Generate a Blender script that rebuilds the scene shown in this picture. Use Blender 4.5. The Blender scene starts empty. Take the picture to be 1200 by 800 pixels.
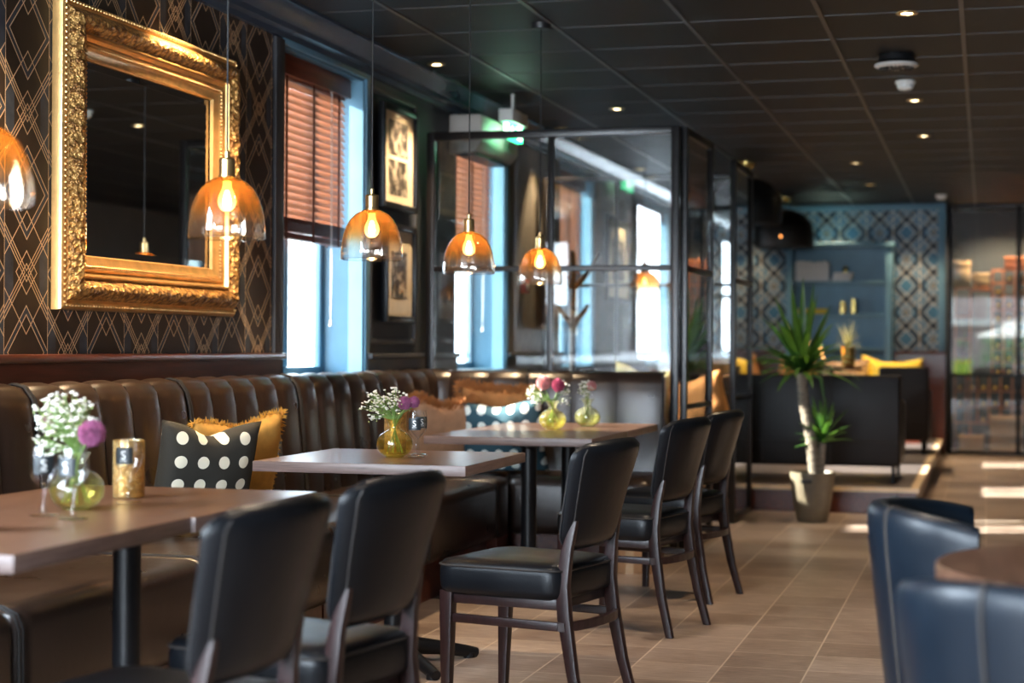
import bpy, bmesh, math, random
from mathutils import Vector, Matrix, noise
R = math.radians
PI = math.pi
scene = bpy.context.scene
COL = scene.collection

# ------------------------------------------------------------------ camera
cam_d = bpy.data.cameras.new('camera')
cam_d.sensor_width = 36.0
cam_d.lens = 60.0
cam_d.clip_start = 0.05
cam_d.clip_end = 200
cam_d.dof.use_dof = True
cam_d.dof.focus_distance = 5.9
cam_d.dof.aperture_fstop = 2.2
cam = bpy.data.objects.new('camera', cam_d)
COL.objects.link(cam)
th = math.atan(555 / 2000); pt = R(.172); ro = R(.3)
fw = Vector((-math.sin(th) * math.cos(pt), math.cos(th) * math.cos(pt), math.sin(pt)))
rt = Vector((math.cos(th), math.sin(th), 0))
up = rt.cross(fw)
rt2 = rt * math.cos(ro) + up * math.sin(ro)
up2 = -rt * math.sin(ro) + up * math.cos(ro)
cam.matrix_world = Matrix(((rt2.x, up2.x, -fw.x, 0), (rt2.y, up2.y, -fw.y, 0), (rt2.z, up2.z, -fw.z, 1.15), (0, 0, 0, 1)))
scene.camera = cam

# ------------------------------------------------------------------ world, sun, exposure
scene.view_settings.view_transform = 'Standard'
scene.view_settings.look = 'None'
scene.view_settings.gamma = 1
scene.view_settings.exposure = 1.0
scene.view_settings.use_curve_mapping = False
scene.cycles.use_denoising = True
scene.cycles.denoiser = 'OPENIMAGEDENOISE'
scene.cycles.max_bounces = 10
scene.cycles.transparent_max_bounces = 24
scene.cycles.transmission_bounces = 8
scene.cycles.glossy_bounces = 5
scene.cycles.diffuse_bounces = 4
scene.cycles.caustics_refractive = False
scene.cycles.caustics_reflective = False
scene.cycles.sample_clamp_indirect = 6
scene.cycles.sample_clamp_direct = 0

w = bpy.data.worlds.new('sky'); scene.world = w; w.use_nodes = True
bg = w.node_tree.nodes['Background']
bg.inputs[0].default_value = (.72, .87, 1.0, 1)
bg.inputs[1].default_value = 7.0

def light(name, kind, loc, rot, energy, color, **k):
    d = bpy.data.lights.new(name, kind)
    d.energy = energy; d.color = color
    for a, b in k.items(): setattr(d, a, b)
    o = bpy.data.objects.new(name, d); COL.objects.link(o)
    o.location = loc; o.rotation_euler = rot
    return o
def sun_rot(v):
    return Vector(v).to_track_quat('-Z', 'Y').to_euler()
light('sun', 'SUN', (0, 0, 8), sun_rot((.86, .22, -.37)), 28, (1, .93, .82), angle=R(.8))

WIN_Y = [(7.42, 8.50), (10.12, 11.24), (12.82, 13.94), (16.2, 17.5)]     # window openings of the left wall
def portal(loc, rot, sx, sy):
    o = light('window_portal', 'AREA', loc, rot, 1, (1, 1, 1), shape='RECTANGLE', size=sx, size_y=sy)
    o.data.cycles.is_portal = True
def day(name, loc, rot, sx, sy, e):
    return light(name, 'AREA', loc, rot, e, (.74, .87, 1), shape='RECTANGLE', size=sx, size_y=sy)
for a, b in WIN_Y:
    portal((-3.42, (a + b) / 2, 1.78), (0, R(-90), 0), 1.5, b - a)
# the front windows of the restaurant, behind the camera, and the window behind the wine room
portal((-.8, -2.3, 1.45), (R(90), 0, 0), 4.4, 1.9)
day('daylight_front_window', (-1.95, -1.95, 1.5), (R(90), 0, 0), 2.1, 1.9, 290)
for y_ in (-.2, 2.5):  # added area lamps for cool front-left fill, no wall opening behind them
    day('daylight_near_fill', (-3.15, y_, 1.75), (0, R(-90), 0), 1.45, 1.1, 150)

# ------------------------------------------------------------------ node helpers
class NT:
    def __init__(s, name):
        s.m = bpy.data.materials.new(name); s.m.use_nodes = True
        s.t = s.m.node_tree; s.t.nodes.clear()
        s.out = s.t.nodes.new('ShaderNodeOutputMaterial')
    def n(s, kind, **k):
        nd = s.t.nodes.new(kind)
        for a, b in k.items(): setattr(nd, a, b)
        return nd
    def set(s, sock, v):
        if isinstance(v, bpy.types.NodeSocket): s.t.links.new(v, sock)
        elif v is not None:
            if isinstance(v, (tuple, list)) and len(v) == 3 and sock.type == 'RGBA': v = (*v, 1)
            sock.default_value = v
    def math(s, op, a, b=None, c=None):
        nd = s.n('ShaderNodeMath', operation=op)
        s.set(nd.inputs[0], a)
        if b is not None: s.set(nd.inputs[1], b)
        if c is not None: s.set(nd.inputs[2], c)
        return nd.outputs[0]
    def coord(s, which='Object'):
        return s.n('ShaderNodeTexCoord').outputs[which]
    def pos(s):
        return s.n('ShaderNodeNewGeometry').outputs['Position']
    def xyz(s, v):
        nd = s.n('ShaderNodeSeparateXYZ'); s.set(nd.inputs[0], v); return nd.outputs
    def vec(s, x, y, z):
        nd = s.n('ShaderNodeCombineXYZ')
        for i, v in enumerate((x, y, z)): s.set(nd.inputs[i], v)
        return nd.outputs[0]
    def map(s, v, scale=(1, 1, 1), loc=(0, 0, 0)):
        nd = s.n('ShaderNodeMapping'); s.set(nd.inputs[0], v)
        nd.inputs['Scale'].default_value = scale; nd.inputs['Location'].default_value = loc
        return nd.outputs[0]
    def noise(s, v, scale, detail=3, rough=.5):
        nd = s.n('ShaderNodeTexNoise'); s.set(nd.inputs['Vector'], v)
        nd.inputs['Scale'].default_value = scale; nd.inputs['Detail'].default_value = detail
        nd.inputs['Roughness'].default_value = rough
        return nd.outputs[0]
    def voro(s, v, scale, feature='F1'):
        nd = s.n('ShaderNodeTexVoronoi', feature=feature); s.set(nd.inputs['Vector'], v)
        nd.inputs['Scale'].default_value = scale
        return nd.outputs[0]
    def ramp(s, f, stops, interp='LINEAR'):
        nd = s.n('ShaderNodeValToRGB'); s.set(nd.inputs[0], f)
        cr = nd.color_ramp; cr.interpolation = interp
        while len(cr.elements) > 1: cr.elements.remove(cr.elements[-1])
        cr.elements[0].position = stops[0][0]; cr.elements[0].color = (*stops[0][1], 1)
        for p, c in stops[1:]:
            e = cr.elements.new(p); e.color = (*c, 1)
        return nd.outputs[0]
    def mix(s, f, a, b):
        nd = s.n('ShaderNodeMix', data_type='RGBA')
        s.set(nd.inputs[0], f); s.set(nd.inputs[6], a); s.set(nd.inputs[7], b)
        return nd.outputs[2]
    def bump(s, h, strength=.3, dist=.01):
        nd = s.n('ShaderNodeBump'); s.set(nd.inputs['Height'], h)
        nd.inputs['Strength'].default_value = strength; nd.inputs['Distance'].default_value = dist
        return nd.outputs[0]
    def pbr(s, color, rough=.5, metal=0, normal=None, **k):
        p = s.n('ShaderNodeBsdfPrincipled')
        s.set(p.inputs['Base Color'], color); s.set(p.inputs['Roughness'], rough); s.set(p.inputs['Metallic'], metal)
        if normal is not None: s.set(p.inputs['Normal'], normal)
        for a, b in k.items(): s.set(p.inputs[a.replace('_', ' ')], b)
        return p.outputs[0]
    def schlick(s, f0=.04):
        ge = s.n('ShaderNodeNewGeometry'); d = s.n('ShaderNodeVectorMath', operation='DOT_PRODUCT')
        s.set(d.inputs[0], ge.outputs['Normal']); s.set(d.inputs[1], ge.outputs['Incoming'])
        c = s.math('ABSOLUTE', d.outputs['Value'])
        return s.math('MULTIPLY_ADD', s.math('POWER', s.math('SUBTRACT', 1.0, c), 5.0), 1 - f0, f0)
    def fin(s, sh):
        s.t.links.new(sh, s.out.inputs[0]); return s.m

def plain(name, color, rough=.5, metal=0, var=.12, nscale=14, bump=0, bscale=120, bdist=.002, **k):
    t = NT(name); c = t.coord()
    n = t.noise(c, nscale, 4)
    lo = tuple(x * (1 - var) for x in color); hi = tuple(min(1, x * (1 + var)) for x in color)
    col = t.ramp(n, [(.3, lo), (.7, hi)])
    nr = t.bump(t.noise(c, bscale, 3), bump, bdist) if bump else None
    return t.fin(t.pbr(col, rough, metal, nr, **k))
def emit(name, color, strength):
    t = NT(name); e = t.n('ShaderNodeEmission'); t.set(e.inputs[0], color); e.inputs[1].default_value = strength
    return t.fin(e.outputs[0])
def wood(name, c1, c2, rough=.4, scale=6, stretch=(1, 14, 14), bump=.1):
    t = NT(name); c = t.map(t.coord(), stretch)
    n = t.noise(c, scale, 6, .6)
    return t.fin(t.pbr(t.ramp(n, [(.3, c1), (.7, c2)]), rough, 0, t.bump(n, bump, .002)))
def thin_glass(name, tint=(1, 1, 1), refl=1.0):
    t = NT(name)
    tr = t.n('ShaderNodeBsdfTransparent'); t.set(tr.inputs[0], tint)
    gl = t.n('ShaderNodeBsdfGlossy'); gl.inputs['Roughness'].default_value = 0.0
    f = t.math('MULTIPLY', t.schlick(), refl)
    mx = t.n('ShaderNodeMixShader'); t.set(mx.inputs[0], f)
    t.t.links.new(tr.outputs[0], mx.inputs[1]); t.t.links.new(gl.outputs[0], mx.inputs[2])
    return t.fin(mx.outputs[0])
def leather(name, c, rough=.33, var=.15, spec=.55):
    t = NT(name); co = t.coord()
    v = t.voro(co, 260)
    n = t.noise(co, 7, 4)
    col = t.ramp(n, [(.3, tuple(x * (1 - var) for x in c)), (.7, tuple(x * (1 + var) for x in c))])
    r = t.math('MULTIPLY_ADD', n, .16, rough - .08)
    h = t.math('ADD', t.math('MULTIPLY', v, .25), t.noise(co, 18, 3))
    return t.fin(t.pbr(col, r, 0, t.bump(h, .14, .006), Specular_IOR_Level=spec))

M = {}
M['leather'] = leather('brown_black_leather', (.009, .006, .0055), .42, spec=.22)
M['bench'] = leather('bench_leather', (.030, .017, .012), .30, spec=.62)
M['chair'] = leather('chair_leather', (.0035, .0045, .0065), .33, spec=.26)
M['piping'] = plain('stitch_piping', (.014, .011, .010), .7)
M['walnut'] = wood('table_walnut', (.060, .028, .016), (.125, .066, .042), .28, 5, (12, 1, 12), .12)
M['edge'] = wood('table_edge_band', (.085, .056, .050), (.18, .125, .112), .42, 7, (1, 1, 16), .1)
M['darkwood'] = wood('dark_stained_wood', (.012, .005, .005), (.032, .013, .013), .33, 6, (14, 14, 1), .08)
M['mahogany'] = wood('mahogany', (.050, .012, .007), (.13, .030, .015), .28, 4, (14, 1, 14), .06)
M['blindwood'] = None
M['metal'] = plain('black_powder_coat', (.005, .005, .006), .36, .0, .2, Specular_IOR_Level=.3)
M['steel'] = plain('dark_bronze_frame', (.010, .008, .008), .32, .2, .2)
M['brass'] = plain('antique_brass', (.62, .43, .20), .28, 1, .08)
M['blue'] = plain('teal_blue_paint', (.105, .225, .32), .42, 0, .1, 5)
M['navy'] = plain('dark_blue_wall_paint', (.018, .024, .034), .6, 0, .12, 3, .2, 60)
M['taupe'] = plain('taupe_wall_paint', (.085, .070, .058), .65, 0, .1, 3, .2, 60)
M['charcoal'] = plain('charcoal_panel_paint', (.045, .045, .049), .5, 0, .1, 5)
M['crown'] = plain('grey_blue_cornice_paint', (.050, .072, .11), .22, 0, .1, 5)
M['white'] = plain('white_plastic', (.72, .70, .66), .45, 0, .04)
M['blinds'] = None
M['glass'] = thin_glass('clear_pane', (.97, .985, .98), 1.15)
M['picglass'] = thin_glass('picture_glass', (.98, .98, .98), .5)
M['screen_glass'] = thin_glass('screen_pane', (.90, .93, .93), 1.6)
M['black'] = plain('matt_black', (.004, .004, .005), .5)
M['cream'] = plain('cream_mat_board', (.86, .74, .54), .7, 0, .05)

# table glassware
def realglass(name, col, rough=0.0, ior=1.45):
    t = NT(name); return t.fin(t.pbr(col, rough, 0, None, Transmission_Weight=1.0, IOR=ior))
M['wineglass'] = thin_glass('wine_glass', (.97, .98, 1.0), 1.7)
M['vase'] = None
def vase_mat(name, tint):
    t = NT(name)
    tr = t.n('ShaderNodeBsdfTransparent'); t.set(tr.inputs[0], tint)
    df = t.n('ShaderNodeBsdfTranslucent'); t.set(df.inputs[0], tint)
    gl = t.n('ShaderNodeBsdfGlossy'); gl.inputs['Roughness'].default_value = .03
    m1 = t.n('ShaderNodeMixShader'); m1.inputs[0].default_value = .10
    t.t.links.new(tr.outputs[0], m1.inputs[1]); t.t.links.new(df.outputs[0], m1.inputs[2])
    m2 = t.n('ShaderNodeMixShader'); t.set(m2.inputs[0], t.math('MULTIPLY', t.schlick(.05), 1.5))
    t.t.links.new(m1.outputs[0], m2.inputs[1]); t.t.links.new(gl.outputs[0], m2.inputs[2])
    return t.fin(m2.outputs[0])
M['vase_yellow'] = vase_mat('yellow_green_glass', (.97, .92, .58))
M['vase_green'] = vase_mat('pale_green_glass', (.92, .93, .72))
M['water'] = None

# ------------------------------------------------------------------ mesh helpers
class MB:
    def __init__(s): s.bm = bmesh.new()
    def _merge(s, b, mi=0, M4=None):
        if M4 is not None: bmesh.ops.transform(b, matrix=M4, verts=b.verts)
        for f in b.faces: f.material_index = mi
        me = bpy.data.meshes.new('tmp'); b.to_mesh(me); b.free()
        s.bm.from_mesh(me); bpy.data.meshes.remove(me)
        return s
    def box(s, lo, hi, bev=0, mi=0, M4=None, seg=2):
        b = bmesh.new(); bmesh.ops.create_cube(b, size=1)
        for v in b.verts:
            v.co = Vector(((lo[i] + hi[i]) / 2 + v.co[i] * (hi[i] - lo[i]) for i in range(3)))
        if bev: bmesh.ops.bevel(b, geom=b.edges[:], offset=bev, segments=seg, profile=.5, affect='EDGES')
        return s._merge(b, mi, M4)
    def cyl(s, p0, p1, r0, r1=None, seg=16, mi=0, caps=True, M4=None):
        r1 = r0 if r1 is None else r1
        return s.tube([p0, p1], [r0, r1], seg, mi, caps, M4)
    def tube(s, pts, rad, seg=10, mi=0, caps=True, M4=None):
        b = bmesh.new(); pts = [Vector(p) for p in pts]
        if not isinstance(rad, (list, tuple)): rad = [rad] * len(pts)
        rings = []; ref = None
        for i, p in enumerate(pts):
            d = (pts[min(i + 1, len(pts) - 1)] - pts[max(i - 1, 0)]).normalized()
            if ref is None: ref = Vector((0, 0, 1)) if abs(d.z) < .9 else Vector((1, 0, 0))
            u = d.cross(ref).normalized(); v = u.cross(d).normalized(); ref = v
            rings.append([b.verts.new(p + (u * math.cos(2 * PI * k / seg) + v * math.sin(2 * PI * k / seg)) * rad[i]) for k in range(seg)])
        for a, c in zip(rings, rings[1:]):
            for k in range(seg): b.faces.new((a[k], a[(k + 1) % seg], c[(k + 1) % seg], c[k]))
        if caps: b.faces.new(rings[0][::-1]); b.faces.new(rings[-1])
        bmesh.ops.recalc_face_normals(b, faces=b.faces)
        return s._merge(b, mi, M4)
    def lathe(s, prof, seg=32, c=(0, 0, 0), mi=0, M4=None):
        b = bmesh.new(); rings = []
        for r, z in prof:
            if r < 1e-6: rings.append([b.verts.new((c[0], c[1], c[2] + z))])
            else: rings.append([b.verts.new((c[0] + r * math.cos(2 * PI * k / seg), c[1] + r * math.sin(2 * PI * k / seg), c[2] + z)) for k in range(seg)])
        for a, d in zip(rings, rings[1:]):
            for k in range(seg):
                k2 = (k + 1) % seg
                if len(a) == 1 and len(d) == 1: continue
                if len(a) == 1: b.faces.new((a[0], d[k2], d[k]))
                elif len(d) == 1: b.faces.new((a[k], a[k2], d[0]))
                else: b.faces.new((a[k], a[k2], d[k2], d[k]))
        bmesh.ops.recalc_face_normals(b, faces=b.faces)
        return s._merge(b, mi, M4)
    def sphere(s, c, r, sub=2, mi=0, sc=(1, 1, 1)):
        b = bmesh.new(); bmesh.ops.create_icosphere(b, subdivisions=sub, radius=r)
        for v in b.verts: v.co = Vector((v.co.x * sc[0] + c[0], v.co.y * sc[1] + c[1], v.co.z * sc[2] + c[2]))
        return s._merge(b, mi)
    def quad(s, pts, mi=0):
        vs = [s.bm.verts.new(p) for p in pts]
        f = s.bm.faces.new(vs); f.material_index = mi
        return s
    def grid(s, fn, nu, nv, mi=0, close_u=False):
        vs = [[s.bm.verts.new(fn(i / nu, j / nv)) for j in range(nv + 1)] for i in range(nu + (0 if close_u else 1))]
        n = len(vs)
        for i in range(nu):
            for j in range(nv):
                f = s.bm.faces.new((vs[i][j], vs[(i + 1) % n][j], vs[(i + 1) % n][j + 1], vs[i][j + 1])); f.material_index = mi
        return s
    def prism(s, poly, axis, a, b_, bev=0, mi=0, M4=None, seg=2):
        """poly in the two other axes (in x,y,z order), extruded from a to b_ along axis"""
        b = bmesh.new()
        def P(p, t):
            if axis == 'x': return (t, p[0], p[1])
            if axis == 'y': return (p[0], t, p[1])
            return (p[0], p[1], t)
        A = [b.verts.new(P(p, a)) for p in poly]; B = [b.verts.new(P(p, b_)) for p in poly]
        n = len(poly)
        b.faces.new(A); b.faces.new(B[::-1])
        for i in range(n): b.faces.new((A[i], B[i], B[(i + 1) % n], A[(i + 1) % n]))
        bmesh.ops.recalc_face_normals(b, faces=b.faces)
        if bev: bmesh.ops.bevel(b, geom=b.edges[:], offset=bev, segments=seg, profile=.5, affect='EDGES')
        return s._merge(b, mi, M4)
    def build(s, name, mats, parent=None, smooth=True, ang=38, loc=None):
        me = bpy.data.meshes.new(name); s.bm.to_mesh(me); s.bm.free()
        if not isinstance(mats, (list, tuple)): mats = [mats]
        for m in mats: me.materials.append(m)
        if smooth:
            for p in me.polygons: p.use_smooth = True
            me.set_sharp_from_angle(angle=R(ang))
        o = bpy.data.objects.new(name, me); COL.objects.link(o)
        if parent is not None: o.parent = parent
        if loc is not None: o.location = loc
        return o

def tag(o, label=None, cat=None, group=None, kind=None):
    if label: o['label'] = label
    if cat: o['category'] = cat
    if group: o['group'] = group
    if kind: o['kind'] = kind
    return o
def thing(name, label, cat, loc=(0, 0, 0), rz=0, group=None):
    o = bpy.data.objects.new(name, None); COL.objects.link(o)
    o.empty_display_size = .1
    o.location = loc; o.rotation_euler = (0, 0, R(rz))
    return tag(o, label, cat, group)
def struct(o): return tag(o, kind='structure')
def kids(o): return [c for c in COL.objects if c.parent == o]
def dup(root, loc, rz=None, label=None, group=None):
    r = root.copy(); COL.objects.link(r); r.location = loc
    if rz is not None: r.rotation_euler = (0, 0, R(rz))
    if label: r['label'] = label
    if group: r['group'] = group
    def rec(a, b):
        for ch in kids(a):
            c = ch.copy(); COL.objects.link(c); c.parent = b
            rec(ch, c)
    rec(root, r)
    return r

# ================================================================== SETTING
ZC = 2.73
# ---- floor: small ceramic tiles with a wood-grain print
t = NT('floor_tiles'); P = t.pos(); x, y, z = t.xyz(P)
S = .3075
def cell(v, off, s_): return t.math('DIVIDE', t.math('ADD', v, off), s_)
ux = cell(x, .915 + S * 40, S); uy = cell(y, 30 * S, S)
fx = t.math('FRACT', ux); fy = t.math('FRACT', uy)
ex = t.math('ABSOLUTE', t.math('SUBTRACT', fx, .5)); ey = t.math('ABSOLUTE', t.math('SUBTRACT', fy, .5))
edge = t.math('MAXIMUM', ex, ey)
g = t.math('GREATER_THAN', edge, .490)
wn = t.n('ShaderNodeTexWhiteNoise'); t.set(wn.inputs['Vector'], t.vec(t.math('FLOOR', ux), t.math('FLOOR', uy), 0))
grain = t.noise(t.map(P, (3, 26, 3)), 3.2, 6, .62)
blot = t.noise(P, 2.2, 3)
speck = t.noise(P, 90, 2)
f = t.math('ADD', t.math('MULTIPLY', wn.outputs[0], .16), t.math('ADD', t.math('MULTIPLY', grain, .85), t.math('MULTIPLY', blot, .30)))
tile = t.ramp(f, [(.42, (.10, .070, .056)), (.58, (.19, .137, .110)), (.72, (.30, .232, .192)), (.88, (.44, .37, .32))])
tile = t.mix(t.math('MULTIPLY', t.math('GREATER_THAN', speck, .72), .5), tile, (.36, .29, .24))
col = t.mix(g, tile, (.50, .41, .33))
hgt = t.math('SUBTRACT', t.math('MULTIPLY', grain, .35), t.math('MULTIPLY', g, .8))
M['floor'] = t.fin(t.pbr(col, t.math('MULTIPLY_ADD', grain, .22, .24), 0, t.bump(hgt, .35, .004)))
struct(MB().box((-3.5, -2.2, -.1), (3.4, 20.3, 0)).build('floor', M['floor'], smooth=False))

# ---- ceiling: black wood-fibre tiles in a thin grid
t = NT('ceiling_tiles'); P = t.pos()
n1 = t.noise(t.map(P, (3, 30, 3)), 6, 6, .6)
x, y, z = t.xyz(P)
T = .6455
cx = t.math('DIVIDE', t.math('ADD', x, .115 + T * 20), T); cy = t.math('DIVIDE', t.math('ADD', y, -8.205 + T * 40), T)
wn = t.n('ShaderNodeTexWhiteNoise'); t.set(wn.inputs['Vector'], t.vec(t.math('FLOOR', cx), t.math('FLOOR', cy), 0))
f = t.math('ADD', t.math('MULTIPLY', n1, .7), t.math('MULTIPLY', wn.outputs[0], .35))
M['ceiling'] = t.fin(t.pbr(t.ramp(f, [(.3, (.0025, .0022, .0021)), (.8, (.011, .0095, .009))]), .55, 0, t.bump(n1, .25, .004), Specular_IOR_Level=.3))
struct(MB().box((-3.5, -2.2, ZC), (3.4, 20.3, ZC + .1)).build('ceiling', M['ceiling'], smooth=False))
gb = MB()
M['tbar'] = plain('ceiling_bar_grey', (.085, .072, .068), .4, .3)
M['tbar2'] = plain('ceiling_joint_grey', (.035, .031, .030), .5, 0)
for k in range(-4, 7):
    X = -.115 + T * k
    if -3.1 < X < 3.2: gb.box((X - .011, -2.1, ZC - .006), (X + .011, 20.2, ZC))
gb2 = MB()
for k in range(-16, 19):
    Y = 8.205 + T * k
    gb2.box((-3.1, Y - .004, ZC - .003), (3.2, Y + .004, ZC))
struct(gb.build('ceiling_trim', M['tbar'], smooth=False))
struct(gb2.build('ceiling_trim', M['tbar2'], smooth=False))

# ---- left wall with openings
WX = -3.18
def wallpaper(name, axis, u0, pu, v0, pv, slate, brown, gold, marble=True, lw=.012, modern=False):
    t = NT(name); P = t.pos(); x, y, z = t.xyz(P)
    U = {'x': x, 'y': y}[axis]
    a = t.math('DIVIDE', t.math('ADD', U, -u0 + pu * 60), pu)
    col_i = t.math('FLOOR', a)
    odd = t.math('MODULO', col_i, 2.0)
    u = t.math('ABSOLUTE', t.math('SUBTRACT', t.math('FRACT', a), .5))     # 0 centre .. .5 edge
    vv = t.math('DIVIDE', t.math('ADD', z, -v0 + pv * 20.5), pv)
    vv = t.math('ADD', vv, t.math('MULTIPLY', odd, .5))
    v = t.math('ABSOLUTE', t.math('SUBTRACT', t.math('FRACT', vv), .5))
    ku = t.math('MULTIPLY', u, .57)
    F = t.math('SUBTRACT', v, ku); G = t.math('ADD', v, ku)
    def line(s_, c, wd=lw): return t.math('LESS_THAN', t.math('ABSOLUTE', t.math('SUBTRACT', s_, c)), wd * .5)
    if modern:
        ls = [line(F, .0, lw), line(F, .14, lw), line(G, .13, lw), line(G, .37, lw), line(F, .33, lw)]
        dark = t.math('ADD', t.math('LESS_THAN', G, .075), t.math('MULTIPLY', t.math('GREATER_THAN', G, .22), t.math('LESS_THAN', G, .31)))
        dark = t.math('MAXIMUM', dark, t.math('MULTIPLY', t.math('GREATER_THAN', F, .18), t.math('LESS_THAN', F, .28)))
        tone = dark
    else:
        ls = [line(F, c) for c in (.207, .263, -.055, -.022, .012)] + [line(G, c) for c in (.056, .136, .385)]
        tone = t.math('MAXIMUM', t.math('MULTIPLY', t.math('GREATER_THAN', F, .207), t.math('LESS_THAN', F, .263)),
                      t.math('MULTIPLY', t.math('GREATER_THAN', u, .30), t.math('LESS_THAN', F, .0)))
    ls.append(t.math('GREATER_THAN', u, .5 - lw * (.5 if not modern else .9)))
    L = ls[0]
    for q in ls[1:]: L = t.math('MAXIMUM', L, q)
    n = t.noise(P, 9, 5, .65)
    sl = t.ramp(n, [(.3, tuple(c * .5 for c in slate)), (.75, tuple(min(1, c * 1.7) for c in slate))])
    br = t.ramp(n, [(.3, tuple(c * .8 for c in brown)), (.75, tuple(c * 1.25 for c in brown))])
    base = t.mix(tone, br, sl)
    c = t.mix(L, base, gold)
    return t.fin(t.pbr(c, t.math('MULTIPLY_ADD', L, -.15, .5), t.math('MULTIPLY', L, .1 if not modern else 0)))
M['wallpaper'] = wallpaper('deco_wallpaper', 'y', 5.071, .277, 1.396, .55, (.040, .050, .068), (.030, .019, .013), (.85, .60, .36), lw=.0105)
M['wallpaper2'] = wallpaper('blue_deco_wallpaper', 'x', -.98, .2875, 1.545, .58, (.012, .014, .018), (.035, .13, .23), (.46, .41, .34), lw=.021, modern=True)
wl = MB()
wl.box((-3.45, -2.2, 0), (WX, 7.30, ZC), mi=0)                      # wallpapered pier
prev = 7.30
for i, (a, b) in enumerate(WIN_Y):
    mi = 1 if i == 0 else 2
    wl.box((-3.45, prev, 0), (WX, a, ZC), mi=1 if i < 2 else 2)
    wl.box((-3.45, a, 0), (WX, b, .98), mi=1)
    wl.box((-3.45, a, 2.56), (WX, b, ZC), mi=1 if i < 2 else 2)
    prev = b
wl.box((-3.45, prev, 0), (WX, 20.3, ZC), mi=2)
struct(wl.build('wall_left', [M['wallpaper'], M['navy'], M['taupe']], smooth=False))

# crown moulding
def cornice(name, a, b):
    prof = [(WX, 2.73), (WX + .125, 2.73), (WX + .125, 2.715), (WX + .105, 2.705), (WX + .08, 2.675), (WX + .05, 2.65), (WX + .045, 2.625), (WX + .02, 2.615), (WX + .015, 2.59), (WX, 2.585)]
    m = MB(); m.prism(prof, 'y', a, b)
    return struct(m.build(name, M['crown'], ang=25))
cornice('trim_1', -2.2, 19.1)
# dark mahogany rail under the wallpaper, charcoal panelling between the windows
m = MB()
m.box((WX, -2.2, .2), (WX + .03, 7.34, 1.085), mi=0)
m.box((WX, -2.2, 1.085), (WX + .055, 7.36, 1.115), .008, mi=0)
struct(m.build('trim_2', M['mahogany']))
m = MB()
for i, (a, b) in enumerate([(8.52, 10.10), (11.26, 12.80), (13.96, 16.18)]):
    m.box((WX, a, .2), (WX + .025, b, 1.08)); m.box((WX, a, 1.08), (WX + .05, b, 1.11), .008)
    if i == 0:                                                   # raised panel mouldings around the pictures
        for (y0, y1) in ((8.56, 9.33),):
            z0, z1 = 1.16, 2.54
            for bx_ in (((WX, y0, z0), (WX + .022, y0 + .03, z1)), ((WX, y1 - .03, z0), (WX + .022, y1, z1)), ((WX, y0 + .03, z0), (WX + .022, y1 - .03, z0 + .03)), ((WX, y0 + .03, z1 - .03), (WX + .022, y1 - .03, z1))):
                m.box(*bx_, .006)
struct(m.build('trim_3', M['charcoal']))
m = MB()
m.box((WX, 7.30, .98), (WX + .02, 7.40, 2.58), .005)
struct(m.build('trim_4', M['charcoal']))

# ---- windows
M['daypaint'] = M['blue']
def window(n, a, b):
    r = bpy.data.objects.new('window_%d' % n, None); COL.objects.link(r); struct(r)
    r.location = (0, a, 0)
    w_ = b - a
    m = MB(); z0, z1 = .98, 2.56; X0, X1 = -3.44, -3.40
    m.box((X0, 0, z0), (X1, .06, z1), .006); m.box((X0, w_ - .05, z0), (X1, w_, z1), .006)
    m.box((X0, .06, z0), (X1, w_ - .05, z0 + .06), .006); m.box((X0, .06, z1 - .06), (X1, w_ - .05, z1), .006)
    m.box((X0, w_ * .51 - .03, z0 + .06), (X1 + .01, w_ * .51 + .03, z1 - .06), .01)
    m.box((X1, .06, z0), (X1 + .02, .10, z1), .004)
    m.build('window_frame', M['blue'], r)
    g = MB(); g.box((-3.425, .06, z0 + .06), (-3.419, w_ * .51 - .03, z1 - .06)); g.build('pane', M['glass'], r, smooth=False)
    g = MB(); g.box((-3.425, w_ * .51 + .03, z0 + .06), (-3.419, w_ - .05, z1 - .06)); g.build('pane', M['glass'], r, smooth=False)
    # painted reveals and sill
    m = MB()
    m.box((-3.40, .0, z0), (WX + .0, .012, z1)); m.box((-3.40, w_ - .012, z0), (WX, w_, z1)); m.box((-3.40, .012, z1 - .012), (WX, w_ - .012, z1))
    m.box((WX, w_, z0), (WX + .018, w_ + .06, z1 + .03), .004)
    m.box((WX, -.02, z1), (WX + .018, w_, z1 + .03), .004)
    m.build('reveal', M['blue'], r)
    m = MB(); m.box((-3.40, .012, z0), (WX + .02, w_ - .012, z0 + .02), .005); m.build('sill', M['blue'], r)
for i, (a, b) in enumerate(WIN_Y): window(i + 1, a, b)

M['added_pane'] = plain('added_pane_white', (.8, .84, .86), .6)  # opaque window panes added out of view on solid wall, backing the fill lamps
for n_, y_ in ((6, -.2), (7, 2.5)):
    r = bpy.data.objects.new('window_%d' % n_, None); COL.objects.link(r); struct(r)
    m = MB(); m.box((WX, y_ - .55, 1.0), (WX + .004, y_ + .55, 2.5)); m.build('pane', M['added_pane'], r)
    m = MB()
    for (a, b, c_, d) in ((y_ - .6, y_ - .55, .95, 2.55), (y_ + .55, y_ + .6, .95, 2.55), (y_ - .55, y_ + .55, .95, 1.0), (y_ - .55, y_ + .55, 2.5, 2.55)): m.box((WX, a, c_), (WX + .02, b, d), .003)
    m.build('window_frame', M['blue'], r)

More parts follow.
